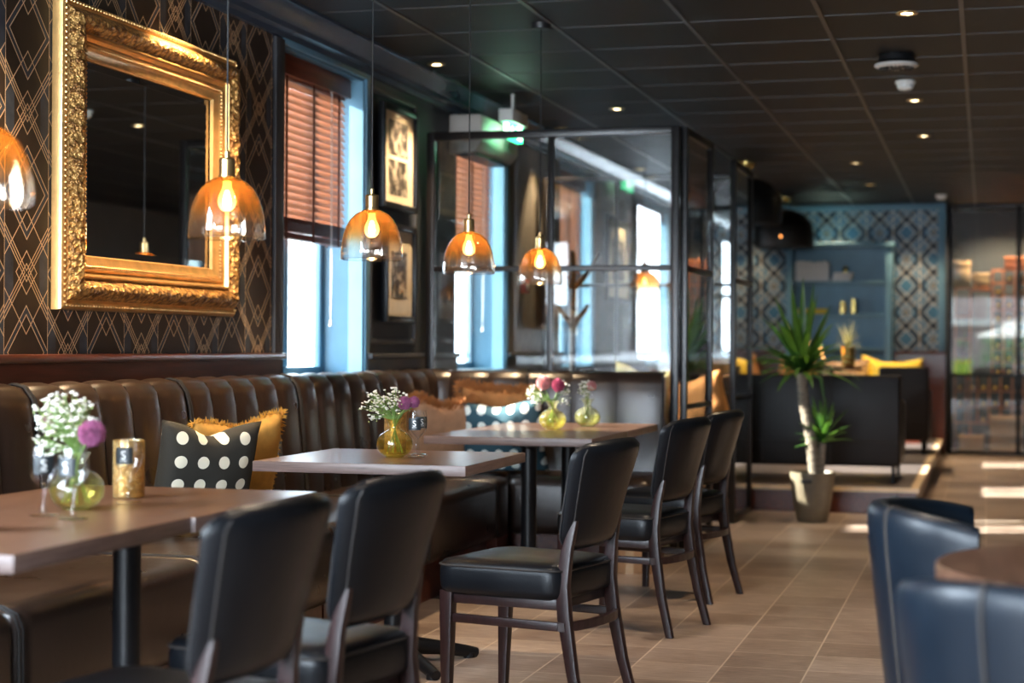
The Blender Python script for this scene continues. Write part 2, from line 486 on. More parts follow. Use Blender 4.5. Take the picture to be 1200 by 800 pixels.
# ---- wooden venetian blinds
t = NT('blind_slats'); c = t.coord(); n = t.noise(t.map(c, (8, 1, 8)), 5, 5, .6)
cc = t.ramp(n, [(.3, (.20, .085, .050)), (.7, (.36, .17, .10))])
df = t.n('ShaderNodeBsdfTranslucent'); t.set(df.inputs[0], (.75, .50, .37))
pb = t.pbr(cc, .35, 0, t.bump(n, .1, .002)); mx = t.n('ShaderNodeMixShader'); mx.inputs[0].default_value = .22
t.t.links.new(pb, mx.inputs[1]); t.t.links.new(df.outputs[0], mx.inputs[2])
M['blinds'] = t.fin(mx.outputs[0])
M['tape'] = plain('blind_tape', (.12, .035, .018), .7)
M['valance'] = wood('blind_valance', (.10, .022, .010), (.18, .045, .02), .35, 5, (12, 1, 12))
def blind(i, a, b, label):
    r = thing('venetian_blind', label, 'blind', (-3.26, a + .03, 0), 0, 'wooden venetian blinds in the left wall windows')
    w_ = b - a - .06 - .07
    m = MB(); m.box((-.035, -.005, 2.445), (.045, w_ + .01, 2.545), .006); m.build('valance', M['valance'], r)
    m = MB()
    ztop, zbot = 2.49, 1.80
    k = 0; z_ = ztop
    while z_ > zbot:
        z_ -= .036
        # a slightly curved slat, tipped
        a_ = R(60)
        M4 = Matrix.Translation((0, 0, z_)) @ Matrix.Rotation(a_, 4, 'Y')
        m.prism([(-.025, -.0015), (0, .0025), (.025, -.0015), (.025, .001), (0, .005), (-.025, .001)], 'y', 0, w_, M4=M4)
    m.build('slats', M['blinds'], r, ang=50)
    m = MB()
    for q in range(9):
        zz = 1.765 - q * .0075
        m.box((-.027, 0, zz - .0025), (.027, w_, zz + .0012), .001)
    m.box((-.028, 0, 1.665), (.028, w_, 1.695), .006)
    m.build('stacked_slats', M['valance'], r)
    for u in (.14, .5, .86):
        m = MB()
        m.box((.030, w_ * u - .012, 1.66), (.032, w_ * u + .012, 2.46)); m.box((-.032, w_ * u - .012, 1.66), (-.030, w_ * u + .012, 2.46))
        m.build('ladder_tape', M['tape'], r)
    m = MB()
    for dy in (0, .015):
        m.tube([(.04, w_ * .72 + dy, 2.46), (.042, w_ * .72 + dy, 1.5), (.04, w_ * .72 + dy * .6, 1.32), (.04, w_ * .72 + .008, 1.28)], .0013, 6)
    m.tube([(.04, w_ * .72 + .008, 1.285), (.04, w_ * .72 + .008, 1.25)], [.004, .008], 8)
    m.build('pull_cord', M['white'], r)
BL = ['brown wooden blind half lowered in the window right of the gilt mirror',
      'brown wooden blind in the second window, seen through the front glass screen',
      'brown wooden blind in the third window, behind the coat stand',
      'brown wooden blind in the farthest window of the left wall']
for i, (a, b) in enumerate(WIN_Y): blind(i, a, b, BL[i])

# ---- other walls
m = MB()
m.box((3.2, -2.2, 0), (3.4, 20.3, ZC))
struct(m.build('wall_right', M['taupe'], smooth=False))
m = MB()
m.box((-3.5, -2.4, 0), (3.4, -2.2, .5)); m.box((-3.5, -2.4, 2.4), (3.4, -2.2, ZC)); m.box((-3.5, -2.4, .5), (-3.0, -2.2, 2.4)); m.box((1.4, -2.4, .5), (3.4, -2.2, 2.4))
struct(m.build('wall_front', M['taupe'], smooth=False))
# wall with the blue paper
m = MB(); m.box((-3.2, 19.1, 0), (-.43, 19.25, ZC)); struct(m.build('wall_far', M['wallpaper2'], smooth=False))
m = MB()
m.box((-3.18, 19.05, 2.66), (-.42, 19.10, 2.73), .008); m.box((-.50, 19.05, 1.10), (-.42, 19.10, 2.66), .008)
struct(m.build('trim_5', M['blue']))
m = MB()
m.box((-3.18, 19.03, 0), (-.42, 19.10, 1.09)); m.box((-3.18, 19.01, 1.09), (-.41, 19.10, 1.12), .008)
struct(m.build('trim_6', M['mahogany']))
# solid back and side walls of the wine room
m = MB(); m.box((-.43, 20.3, 0), (3.4, 20.45, ZC)); struct(m.build('wall_back', M['navy'], smooth=False))
m = MB(); m.box((-.55, 19.25, 0), (-.42, 20.3, ZC)); struct(m.build('wall_wine_room', M['navy'], smooth=False))
# front windows of the restaurant, mirrored in the wine room glass
r = bpy.data.objects.new('window_5', None); COL.objects.link(r); struct(r)
m = MB()
for X in (-3.0, -1.92, -.86, .28, 1.35): m.box((X, -2.34, .5), (X + .05, -2.28, 2.4), .004)
m.box((-3.0, -2.34, .5), (1.4, -2.28, .55), .004); m.box((-3.0, -2.34, 2.35), (1.4, -2.28, 2.4), .004)
m.build('window_frame', M['metal'], r)
m = MB(); m.box((-2.95, -2.312, .55), (1.35, -2.308, 2.35)); m.build('pane', M['glass'], r, smooth=False)

# ---- raised lounge floor
M['plank'] = wood('platform_planks', (.07, .06, .06), (.14, .12, .12), .4, 5, (10, 1, 10))
M['nosing'] = plain('pale_step_nosing', (.62, .47, .32), .4)
m = MB()
m.box((-3.18, 12.16, 0), (-.46, 19.1, .15), mi=2)
m.box((-3.18, 12.14, .15), (-.44, 19.08, .178), mi=1)
m.box((-3.16, 12.20, .178), (-.50, 19.06, .182), mi=0)
struct(m.build('floor_platform', [M['plank'], M['nosing'], M['mahogany']], smooth=False))

# ================================================================== MIRROR
t = NT('gilt_carving'); c = t.coord()
v = t.voro(c, 46); v2 = t.voro(c, 110); n = t.noise(c, 60, 4)
h = t.math('ADD', t.math('MULTIPLY', v, 1.0), t.math('MULTIPLY', v2, .4))
col = t.ramp(h, [(.15, (.90, .54, .20)), (.6, (.62, .34, .10)), (.95, (.22, .10, .03))])
M['giltcarve'] = t.fin(t.pbr(col, t.math('MULTIPLY_ADD', n, .3, .22), .6, t.bump(h, 1.0, .012)))
M['gilt'] = plain('gilt_smooth', (.80, .46, .165), .3, .65, .15, 20, .25, 90)
r = thing('wall_mirror', 'large mirror with wide carved gilt frame on the patterned wall', 'mirror', (WX, 6.09, 1.83))
HO = (.725, .557)       # outer half size in Y and Z
def frame_sweep(m, prof, mi=0, sub=1):
    """prof: list of (inset from outer edge, depth)"""
    loops = []
    for ins, dep in prof:
        hy, hz = HO[0] - ins, HO[1] - ins
        pts = []
        cs = [(-hy, -hz), (hy, -hz), (hy, hz), (-hy, hz)]
        for i in range(4):
            p, q = Vector(cs[i]), Vector(cs[(i + 1) % 4])
            for k in range(sub): pts.append(p.lerp(q, k / sub))
        loops.append([m.bm.verts.new((dep, p.x, p.y)) for p in pts])
    n = len(loops[0])
    for A, B in zip(loops, loops[1:]):
        for i in range(n):
            f = m.bm.faces.new((A[i], A[(i + 1) % n], B[(i + 1) % n], B[i])); f.material_index = mi
m = MB(); frame_sweep(m, [(0, .002), (0, .026), (.005, .040), (.014, .046), (.024, .046), (.030, .042), (.036, .05)]); frame_sweep(m, [(.112, .055), (.118, .066), (.124, .066), (.128, .05), (.140, .044), (.146, .05), (.15, .05)]); frame_sweep(m, [(.166, .04), (.172, .034), (.196, .026), (.202, .014)])
m.build('gilt_moulding', M['gilt'], r, ang=30)
m = MB()
prof = [(.036, .05)] + [(.036 + .076 * k / 8, .05 + .04 * math.sin(PI * k / 8)) for k in range(1, 8)] + [(.112, .055)]
frame_sweep(m, prof, 0, 60)
for v_ in m.bm.verts:
    q = v_.co; d = noise.noise(Vector((q.y * 34, q.z * 34, 3))) * .007 + abs(noise.noise(Vector((q.y * 70, q.z * 70, 9)))) * .006
    if q.x > .056: q.x += d
m.build('carved_band', M['giltcarve'], r, ang=60)
def beads(inset, dep, rad, step):
    m = MB(); hy, hz = HO[0] - inset, HO[1] - inset
    for (ax, L, fixed) in (('y', hy, -hz), ('y', hy, hz), ('z', hz, -hy), ('z', hz, hy)):
        k = int(2 * L / step)
        for i in range(k):
            p = -L + (i + .5) * 2 * L / k
            m.sphere((dep, p, fixed) if ax == 'y' else (dep, fixed, p), rad, 1)
    m.build('bead_trim', M['gilt'], r)
beads(.016, .049, .0065, .021); beads(.158, .046, .006, .015)
m = MB(); frame_sweep(m, [(.150, .05), (.166, .038)]); m.build('gilt_moulding', M['gilt'], r)
M['mirror'] = None
t = NT('mirror_glass'); M['mirror'] = t.fin(t.pbr((.80, .80, .78), .01, 1))
m = MB(); hy, hz = HO[0] - .2, HO[1] - .2
bev = .028
o_ = [(-hy, -hz), (hy, -hz), (hy, hz), (-hy, hz)]; i_ = [(-hy + bev, -hz + bev), (hy - bev, -hz + bev), (hy - bev, hz - bev), (-hy + bev, hz - bev)]
O_ = [m.bm.verts.new((.010, *p)) for p in o_]; I_ = [m.bm.verts.new((.0125, *p)) for p in i_]
m.bm.faces.new(I_)
for k in range(4): m.bm.faces.new((O_[k], O_[(k + 1) % 4], I_[(k + 1) % 4], I_[k]))
m.build('mirror_glass', M['mirror'], r, smooth=False)
m = MB(); m.box((.001, -HO[0] + .01, -HO[1] + .01), (.008, HO[0] - .01, HO[1] - .01)); m.build('backing_board', M['black'], r)

# ================================================================== PICTURES
def photo_mat(seed):
    t = NT('old_photograph'); c = t.map(t.coord(), (1, 1, 1), (seed, seed * 2, 0))
    n = t.noise(c, 16, 6, .62)
    return t.fin(t.pbr(t.ramp(n, [(.38, (.015, .013, .012)), (.5, (.12, .10, .085)), (.6, (.50, .44, .36))]), .5))
def picture(name, label, y0, y1, z0, z1, seed, X=WX + .03, two=False):
    cy, cz = (y0 + y1) / 2, (z0 + z1) / 2; hy, hz = (y1 - y0) / 2, (z1 - z0) / 2
    r = thing(name, label, 'picture', (X, cy, cz))
    m = MB(); fwid = .035
    m.box((0, -hy, -hz), (.035, -hy + fwid, hz), .005); m.box((0, hy - fwid, -hz), (.035, hy, hz), .005)
    m.box((0, -hy + fwid, -hz), (.035, hy - fwid, -hz + fwid), .005); m.box((0, -hy + fwid, hz - fwid), (.035, hy - fwid, hz), .005)
    m.build('picture_frame', M['metal'], r)
    m = MB(); m.box((.002, -hy + fwid, -hz + fwid), (.012, hy - fwid, hz - fwid)); m.build('mat_board', M['cream'], r)
    pm = photo_mat(seed)
    if two:
        m = MB(); m.box((.012, -hy * .55, .012), (.014, hy * .55, hz * .72)); m.build('photo', pm, r)
        m = MB(); m.box((.012, -hy * .55, -hz * .72), (.014, hy * .55, -.012)); m.build('photo', photo_mat(seed + 4), r)
    else:
        m = MB(); m.box((.012, -hy * .5, -hz * .5), (.014, hy * .5, hz * .45)); m.build('photo', pm, r)
    m = MB(); m.box((.022, -hy + fwid, -hz + fwid), (.024, hy - fwid, hz - fwid)); m.build('glazing', M['picglass'], r, smooth=False)
picture('framed_picture', 'black framed pair of old photographs, upper picture beside the first window', 8.64, 9.22, 1.90, 2.47, 3.1, two=True)
picture('framed_picture', 'black framed old photograph hung lower, behind the second pendant lamp', 8.70, 9.21, 1.28, 1.82, 7.7)
picture('framed_picture', 'tall dark picture between the third and fourth windows behind the glass screens', 14.3, 15.3, 1.55, 2.30, 5.2)

# ================================================================== BANQUETTE
def bench_unit(name, label, loc, rz, L, nch, seat_d=.78, bul=.020, left_gap=.006):
    """local: x along the bench (0..L), y depth (0 at the wall, + to the room)"""
    r = thing(name, label, 'banquette', loc, rz, 'fluted leather banquette units')
    g = left_gap
    m = MB(); m.box((g, .02, .17), (L - g, seat_d, .475), .055, seg=4); m.build('seat', M['bench'], r)
    m = MB(); m.box((.01, .04, 0), (L - .01, seat_d - (.14 if bul < .01 else .06), .18)); m.build('plinth', M['mahogany'], r)
    # channelled back
    m = MB(); cw = (L - 2 * g) / nch
    for k in range(nch):
        a, b = g + k * cw, g + (k + 1) * cw
        def prof(u, v, a=a, b=b):
            xx = a + (b - a) * u
            bulge = bul * (1 - abs(2 * u - 1) ** 3.2)
            # v runs from back top over to the front bottom
            path = [(.02, .995), (.06, 1.012), (.105, 1.005), (.135, .97), (.150, .90), (.165, .75), (.185, .55), (.19, .44)]
            s_ = v * (len(path) - 1); i = min(int(s_), len(path) - 2); f_ = s_ - i
            y_ = path[i][0] * (1 - f_) + path[i + 1][0] * f_; z_ = path[i][1] * (1 - f_) + path[i + 1][1] * f_
            top = max(0, 1 - v * 2.2)
            return (xx, y_ + bulge * (1 - top), z_ + bulge * .7 * top)
        m.grid(prof, 10, 21)
    m.box((g, .015, .3), (L - g, .10, .99))
    m.build('backrest', M['bench'], r, ang=60)
    for X in (g + .003, L - g - .003):
        m = MB(); m.tube([(X, .03, 1.005), (X, .075, 1.018), (X, .115, 1.008), (X, .148, .965), (X, .165, .90), (X, .18, .75), (X, .2, .5)], .0055, 6)
        m.build('edge_piping', M['piping'], r); m = MB()
        m.tube([(X, .2, .476), (X, seat_d - .06, .476), (X, seat_d - .018, .458), (X, seat_d - .002, .42), (X, seat_d - .001, .2)], .003, 6)
        m.build('seat_seam', M['piping'], r)
    for k in range(1, nch):
        X = g + k * cw; m = MB()
        m.tube([(X, .06, 1.008), (X, .12, .995), (X, .146, .93), (X, .163, .78), (X, .183, .55)], .0022, 5)
        m.build('channel_seam', M['piping'], r)
    return r
# units along the wall run towards -Y when local +x = -Y (rz=-90: x->-Y, y->+X)
UL = ['fluted brown leather banquette unit at the left edge of the photo, by the nearest table',
      'fluted leather banquette unit behind the nearest vase of flowers',
      'fluted leather banquette unit behind the spotted black cushion',
      'fluted leather banquette unit below the first window with the blind']
UY = [3.87, 4.97, 6.08, 7.19, 8.30]
bench_unit('banquette_unit', UL[0], (WX + .03, 3.87, 0), -90, 1.10, 5)
bench_unit('banquette_unit', UL[1], (WX + .03, 4.97, 0), -90, 1.10, 5)
bench_unit('banquette_unit', UL[2], (WX + .03, 6.08, 0), -90, 1.11, 5)
bench_unit('banquette_unit', 'fluted leather banquette unit between the gilt mirror and the first window', (WX + .03, 7.19, 0), -90, 1.11, 5)
bench_unit('banquette_unit', UL[3], (WX + .03, 8.30, 0), -90, 1.11, 5)
# end bench: back to the screen, facing the camera (local +y = -Y: rz=180, local x -> -X)
bench_unit('banquette_unit', 'end banquette unit backing onto the glass screen, its right part washed by daylight', (-1.70, 9.345, 0), 184.5, .775, 3, .72, bul=.008)
# corner unit: bench against both walls
r = thing('corner_banquette', 'corner unit of the leather banquette where the wall bench meets the screen bench', 'banquette', (WX + .03, 9.36, 0))
m = MB(); m.prism([(0, 0), (.672, 0), (.672, -.75), (.72, -.80), (.78, -.86), (.78, -1.055), (0, -1.055)], 'z', .17, .475, .03, seg=3); m.build('seat', M['bench'], r)
m = MB(); m.prism([(.04, -.04), (.66, -.04), (.66, -.74), (.77, -.86), (.77, -1.05), (.04, -1.05)], 'z', 0, .18); m.build('plinth', M['mahogany'], r)
def cornerback(m, p0, p1, d, n):
    p0, p1, d = Vector(p0), Vector(p1), Vector(d)
    for k in range(n):
        a, b = p0.lerp(p1, k / n), p0.lerp(p1, (k + 1) / n)
        def prof(u, v, a=a, b=b):
            path = [(.02, .995), (.06, 1.012), (.105, 1.005), (.135, .97), (.150, .90), (.165, .75), (.185, .55), (.19, .44)]
            s_ = v * 7; i = min(int(s_), 6); f_ = s_ - i
            y_ = path[i][0] * (1 - f_) + path[i + 1][0] * f_; z_ = path[i][1] * (1 - f_) + path[i + 1][1] * f_
            bu = .02 * (1 - abs(2 * u - 1) ** 3.2); top = max(0, 1 - v * 2.2)
            q = a.lerp(b, u) + d * (y_ + bu * (1 - top))
            return (q.x, q.y, z_ + bu * .7 * top)
        m.grid(prof, 8, 21)
m = MB(); cornerback(m, (0, -1.055), (0, 0), (1, 0), 4); cornerback(m, (0, 0), (.672, 0), (0, -1), 3)
bmesh.ops.recalc_face_normals(m.bm, faces=m.bm.faces)
m.build('backrest', M['bench'], r, ang=60)

# ================================================================== TABLES
def table(label, x, y, rz=0, sz=.75):
    r = thing('dining_table', label, 'table', (x, y, 0), rz, 'square walnut dining tables')
    h = sz / 2
    m = MB(); m.box((-h, -h, .715), (h, h, .75), .0015, mi=1)
    m.box((-h + .001, -h + .001, .7495), (h - .001, h - .001, .7508), mi=0)
    m.build('tabletop', [M['walnut'], M['edge']], r)
    m = MB(); m.cyl((0, 0, .06), (0, 0, .70), .036, seg=24); m.lathe([(0, .70), (.05, .70), (.05, .69), (.036, .68)], 24); m.box((-.22, -.02, .70), (.22, .02, .715)); m.box((-.02, -.22, .70), (.02, .22, .715)); m.build('pedestal', M['metal'], r)
    for k in range(4):
        m = MB(); a = R(45 + 90 * k); c_, s_ = math.cos(a), math.sin(a)
        pts = [(c_ * q, s_ * q, z_) for q, z_ in ((.0, .075), (.06, .068), (.20, .045), (.30, .025), (.34, .017))]
        m.tube(pts, [.034, .034, .026, .022, .018], 10); m.cyl((c_ * .31, s_ * .31, 0), (c_ * .31, s_ * .31, .02), .022)
        m.build('base_foot', M['metal'], r)
    return r
TX = -2.045
table('square walnut table at the left edge with a wine glass and gold tumbler', TX - .10, 3.235)
table('square walnut table carrying the largest flower vase at left', TX - .09, 3.985)
table('free standing square walnut table below the second pendant lamp', -2.055, 5.83, 0, .77)
table('square walnut table on the black pedestal in front of the glass screen', -2.03, 7.62, 0, .77)
table('square walnut table pushed against the far end bench', -2.03, 8.395, 0, .77)

# ================================================================== CHAIRS
def chair_mesh():
    r = thing('dining_chair', '', 'chair', (0, 0, 0), 0, 'black upholstered bistro chairs with dark wood legs')
    # seat: rounded trapezoid cushion
    m = MB()
    b = bmesh.new()
    pts = [(-.225, .225), (.225, .225), (.20, -.20), (-.20, -.20)]
    def rr(pts, rad, n=6):
        out = []
        for i in range(len(pts)):
            p0, p, p1 = Vector(pts[i - 1]), Vector(pts[i]), Vector(pts[(i + 1) % len(pts)])
            a = (p0 - p).normalized() * rad + p; c_ = (p1 - p).normalized() * rad + p
            for k in range(n + 1):
                t_ = k / n; out.append((a * (1 - t_) ** 2 + p * 2 * t_ * (1 - t_) + c_ * t_ ** 2))
        return out
    ol = rr([(-.225, .225), (-.205, -.215), (.205, -.215), (.225, .225)], .07)
    rings = []
    for sc, z_ in ((.90, .375), (.975, .383), (.995, .40), (1.0, .425), (1.0, .45), (.985, .470), (.95, .480), (.75, .488), (.4, .492)):
        rings.append([b.verts.new((p.x * sc, p.y * sc, z_)) for p in ol])
    for A, B in zip(rings, rings[1:]):
        for i in range(len(A)): b.faces.new((A[i], A[(i + 1) % len(A)], B[(i + 1) % len(A)], B[i]))
    b.faces.new(rings[0][::-1]); b.faces.new(rings[-1])
    bmesh.ops.recalc_face_normals(b, faces=b.faces)
    m._merge(b)
    seat = m.build('seat', M['chair'], r, ang=70)
    m = MB(); m.tube([(p.x * 1.0, p.y * 1.0, .466) for p in ol] + [(ol[0].x, ol[0].y, .466)], .0035, 6); m.build('piping', M['piping'], seat)
    # backrest: curved panel, wider at the top
    def back(u, v, side):
        # u 0..1 across, v 0..1 up
        zz = .525 + .345 * v
        hw = .165 + .055 * v ** .8
        rc = .05
        # rounded corners
        if v > .86: hw -= .045 * ((v - .86) / .14) ** 2.2
        if v < .12: hw -= .035 * ((.12 - v) / .12) ** 2
        x_ = (2 * u - 1) * hw
        curve = .20 * x_ * x_ / .2 * 1.0
        lean = -.215 - .095 * v - .02 * v * v
        th_ = .032 * (1 - abs(2 * u - 1) ** 5) ** .5 * (1 - abs(2 * v - 1) ** 8) ** .5 + .001
        if v > .93: zz -= 0
        return (x_, lean + curve * 1.45 * (.5 + .5 * v) + side * th_, zz - .012 * (2 * u - 1) ** 2 * v)
    m = MB()
    NU, NV = 18, 18
    F_ = [[m.bm.verts.new(back(i / NU, j / NV, 1)) for j in range(NV + 1)] for i in range(NU + 1)]
    B_ = [[m.bm.verts.new(back(i / NU, j / NV, -1)) for j in range(NV + 1)] for i in range(NU + 1)]
    for i in range(NU):
        for j in range(NV):
            m.bm.faces.new((F_[i][j], F_[i + 1][j], F_[i + 1][j + 1], F_[i][j + 1]))
            m.bm.faces.new((B_[i][j], B_[i][j + 1], B_[i + 1][j + 1], B_[i + 1][j]))
    for i in range(NU):
        m.bm.faces.new((F_[i][0], B_[i][0], B_[i + 1][0], F_[i + 1][0])); m.bm.faces.new((F_[i][NV], F_[i + 1][NV], B_[i + 1][NV], B_[i][NV]))
    for j in range(NV):
        m.bm.faces.new((F_[0][j], F_[0][j + 1], B_[0][j + 1], B_[0][j])); m.bm.faces.new((F_[NU][j], B_[NU][j], B_[NU][j + 1], F_[NU][j + 1]))
    bmesh.ops.recalc_face_normals(m.bm, faces=m.bm.faces)
    bk = m.build('backrest', M['chair'], r, ang=80)
    for sd in (1, -1):
        for uu in (.055, .945):
            m = MB(); m.tube([Vector(back(uu, j / 16, sd)) for j in range(1, 16)], .0026, 6); m.build('piping', M['piping'], bk)
    # legs
    def leg(pts, wds, nm='leg'):
        m = MB(); b = bmesh.new(); rg = []
        for (x_, y_, z_), (wx, wy) in zip(pts, wds):
            rg.append([b.verts.new((x_ + sx * wx / 2, y_ + sy * wy / 2, z_)) for sx, sy in ((-1, -1), (1, -1), (1, 1), (-1, 1))])
        for A, B in zip(rg, rg[1:]):
            for i in range(4): b.faces.new((A[i], A[(i + 1) % 4], B[(i + 1) % 4], B[i]))
        b.faces.new(rg[0][::-1]); b.faces.new(rg[-1])
        bmesh.ops.recalc_face_normals(b, faces=b.faces)
        bmesh.ops.bevel(b, geom=[e for e in b.edges if abs((e.verts[0].co - e.verts[1].co).z) > .03], offset=.004, segments=2, profile=.5, affect='EDGES')
        m._merge(b); return m.build(nm, M['darkwood'], r)
    for sx in (-1, 1):
        leg([(sx * .185, .195, .002), (sx * .190, .190, .30), (sx * .190, .188, .385)], [(.026, .028), (.038, .042), (.040, .044)])
        leg([(sx * .188, -.285, .002), (sx * .178, -.245, .15), (sx * .170, -.213, .32), (sx * .166, -.203, .42), (sx * .160, -.215, .53), (sx * .155, -.237, .62)],
            [(.026, .030), (.028, .034), (.030, .042), (.030, .042), (.026, .034), (.022, .022)])
    m = MB()
    for sx in (-1, 1): m.box((sx * .188 - .009, -.20, .285), (sx * .188 + .009, .18, .312), .003)
    pts = []
    for k in range(13):
        a = PI * k / 12; pts.append((.188 * math.cos(a), -.20 - .055 * math.sin(a), .2985))
    for p, q in zip(pts, pts[1:]):
        d = (Vector(q) - Vector(p)); L_ = d.length; ang_ = math.atan2(d.y, d.x)
        m.box((-.002, -.008, -.0135), (L_ + .002, .008, .0135), 0, M4=Matrix.Translation(p) @ Matrix.Rotation(ang_, 4, 'Z'))
    m.build('stretcher', M['darkwood'], r)
    m = MB(); m.prism([(-.195, .20), (.195, .20), (.175, -.19), (-.175, -.19)], 'z', .345, .382, .004); m.build('seat_frame', M['darkwood'], r)
    return r
ch = chair_mesh()
ch['label'] = 'black leather chair standing clear in the middle, whole seat and legs visible'
ch.location = (-1.40, 5.27, 0); ch.rotation_euler = (0, 0, R(77))
dup(ch, (-1.555, 3.00, 0), 83, 'black leather chair nearest the camera at the left, its back to us')
dup(ch, (-1.545, 3.70, 0), 79, 'black leather chair second from the near left, pulled up to the vase table')
dup(ch, (-1.43, 6.93, 0), 76, 'black leather chair drawn up to the table in front of the screen')
dup(ch, (-1.42, 7.85, 0), 77, 'farthest black leather bistro chair, half hidden behind another chair back')

# ================================================================== ROUND TABLE + TUB CHAIRS (right)
r = thing('round_table', 'round dark walnut table cut off by the right edge', 'table', (.32, 3.33, 0))
m = MB(); m.lathe([(0, .715), (.405, .715), (.41, .72), (.41, .745), (.405, .75), (0, .75)], 64); m.build('tabletop', M['walnut'], r, ang=30)
m = MB(); m.cyl((0, 0, .03), (0, 0, .715), .036, seg=24); m.build('pedestal', M['metal'], r)
m = MB(); m.lathe([(0, 0), (.23, 0), (.23, .012), (.05, .03), (0, .03)], 40); m.build('base_plate', M['metal'], r)
M['tub'] = leather('tub_leather', (.004, .008, .014), .33, spec=.26)
def tub(label, loc, rz, ht=.84, rs=1.0):
    """curved tub chair; front = +Y"""
    r = thing('tub_chair', label, 'chair', loc, rz, 'leather tub chairs at the round table')
    m = MB()
    n = 40; prof_n = 12
    def shell(u, v):
        a = R(180 + 6) + u * R(168)          # from left arm round the back to the right arm
        e = abs(2 * u - 1)
        top = ht - .03 * e ** 3
        bot = .30
        # closed cross section
        t_ = v * 2 * PI
        hh = (top - bot) / 2; cz = (top + bot) / 2
        sx = math.cos(t_); sz_ = math.sin(t_)
        px = abs(sx) ** .55 * (1 if sx > 0 else -1); pz = abs(sz_) ** .28 * (1 if sz_ > 0 else -1)
        z_ = cz + hh * pz
        k_ = (z_ - bot) / (top - bot)
        rad = .235 + .065 * k_
        rad = rad * rs + .034 * px * (.85 + .15 * k_)
        fl = 1 - .9 * max(0, e - .93) / .07 * (1 - abs(px) * .0) * .0
        return (rad * math.cos(a) * 1.02, rad * math.sin(a) * 1.0 - .0, z_)
    m.grid(shell, n, 24)
    # end caps
    m.bm.verts.ensure_lookup_table()
    for i in (0, n):
        vs = m.bm.verts[i * 25:(i + 1) * 25 - 1]
        try: m.bm.faces.new(vs if i else vs[::-1])
        except Exception: pass
    bmesh.ops.remove_doubles(m.bm, verts=m.bm.verts, dist=.0003)
    bmesh.ops.recalc_face_normals(m.bm, faces=m.bm.faces)
    sh = m.build('backrest', M['tub'], r, ang=80)
    for u in (.30, .70):
        m = MB(); m.tube([Vector(shell(u, v_)) * 1.0 for v_ in (.92, .96, 0, .04, .08, .12, .16, .20, .25)], .005, 6); m.build('piping', M['piping'], sh)
    m = MB(); m.lathe([(0, .33), (.17, .33), (.19, .36), (.19, .43), (.17, .465), (0, .475)], 40); m.build('seat', M['tub'], r, ang=60)
    for sx, sy in ((-1, -1), (1, -1), (1, 1), (-1, 1)):
        m = MB(); m.cyl((sx * .19, sy * .19, .0), (sx * .14, sy * .14, .33), .014, .022, 12); m.build('leg', M['darkwood'], r)
tub('dark blue leather tub chair filling the bottom right corner', (.165, 2.90, 0), 0, .80, .92)
tub('dark leather tub chair beyond the round table, its rounded back rising behind the tabletop', (.005, 4.02, 0), -88, .80, .80)

# ================================================================== PENDANT LAMPS
t = NT('amber_dome_glass'); c = t.coord(); x, y, z = t.xyz(c)
k = t.math('DIVIDE', z, .178)       # 0 at rim, 1 at the top
tint = t.ramp(k, [(.0, (.985, .985, .985)), (.32, (.98, .95, .90)), (.55, (.93, .74, .50)), (1.0, (.86, .56, .29))])
tr = t.n('ShaderNodeBsdfTransparent'); t.set(tr.inputs[0], tint)
tl = t.n('ShaderNodeBsdfTranslucent'); t.set(tl.inputs[0], (1, .56, .22, 1))
gl = t.n('ShaderNodeBsdfGlossy'); gl.inputs['Roughness'].default_value = .02
m1 = t.n('ShaderNodeMixShader'); t.set(m1.inputs[0], t.ramp(k, [(.2, (.01,) * 3), (.6, (.06,) * 3), (1, (.11,) * 3)]))
t.t.links.new(tr.outputs[0], m1.inputs[1]); t.t.links.new(tl.outputs[0], m1.inputs[2])
m2 = t.n('ShaderNodeMixShader'); t.set(m2.inputs[0], t.math('MULTIPLY', t.schlick(.06), 1.6))
t.t.links.new(m1.outputs[0], m2.inputs[1]); t.t.links.new(gl.outputs[0], m2.inputs[2])
M['amber'] = t.fin(m2.outputs[0])
M['bulb'] = emit('warm_bulb', (1, .60, .24), 160)
t = NT('glowing_bulb'); e_ = t.n('ShaderNodeEmission'); t.set(e_.inputs[0], (1, .62, .26)); e_.inputs[1].default_value = 7
tr = t.n('ShaderNodeBsdfTransparent'); mx = t.n('ShaderNodeMixShader'); mx.inputs[0].default_value = .42
t.t.links.new(tr.outputs[0], mx.inputs[1]); t.t.links.new(e_.outputs[0], mx.inputs[2]); M['bulbglass'] = t.fin(mx.outputs[0])
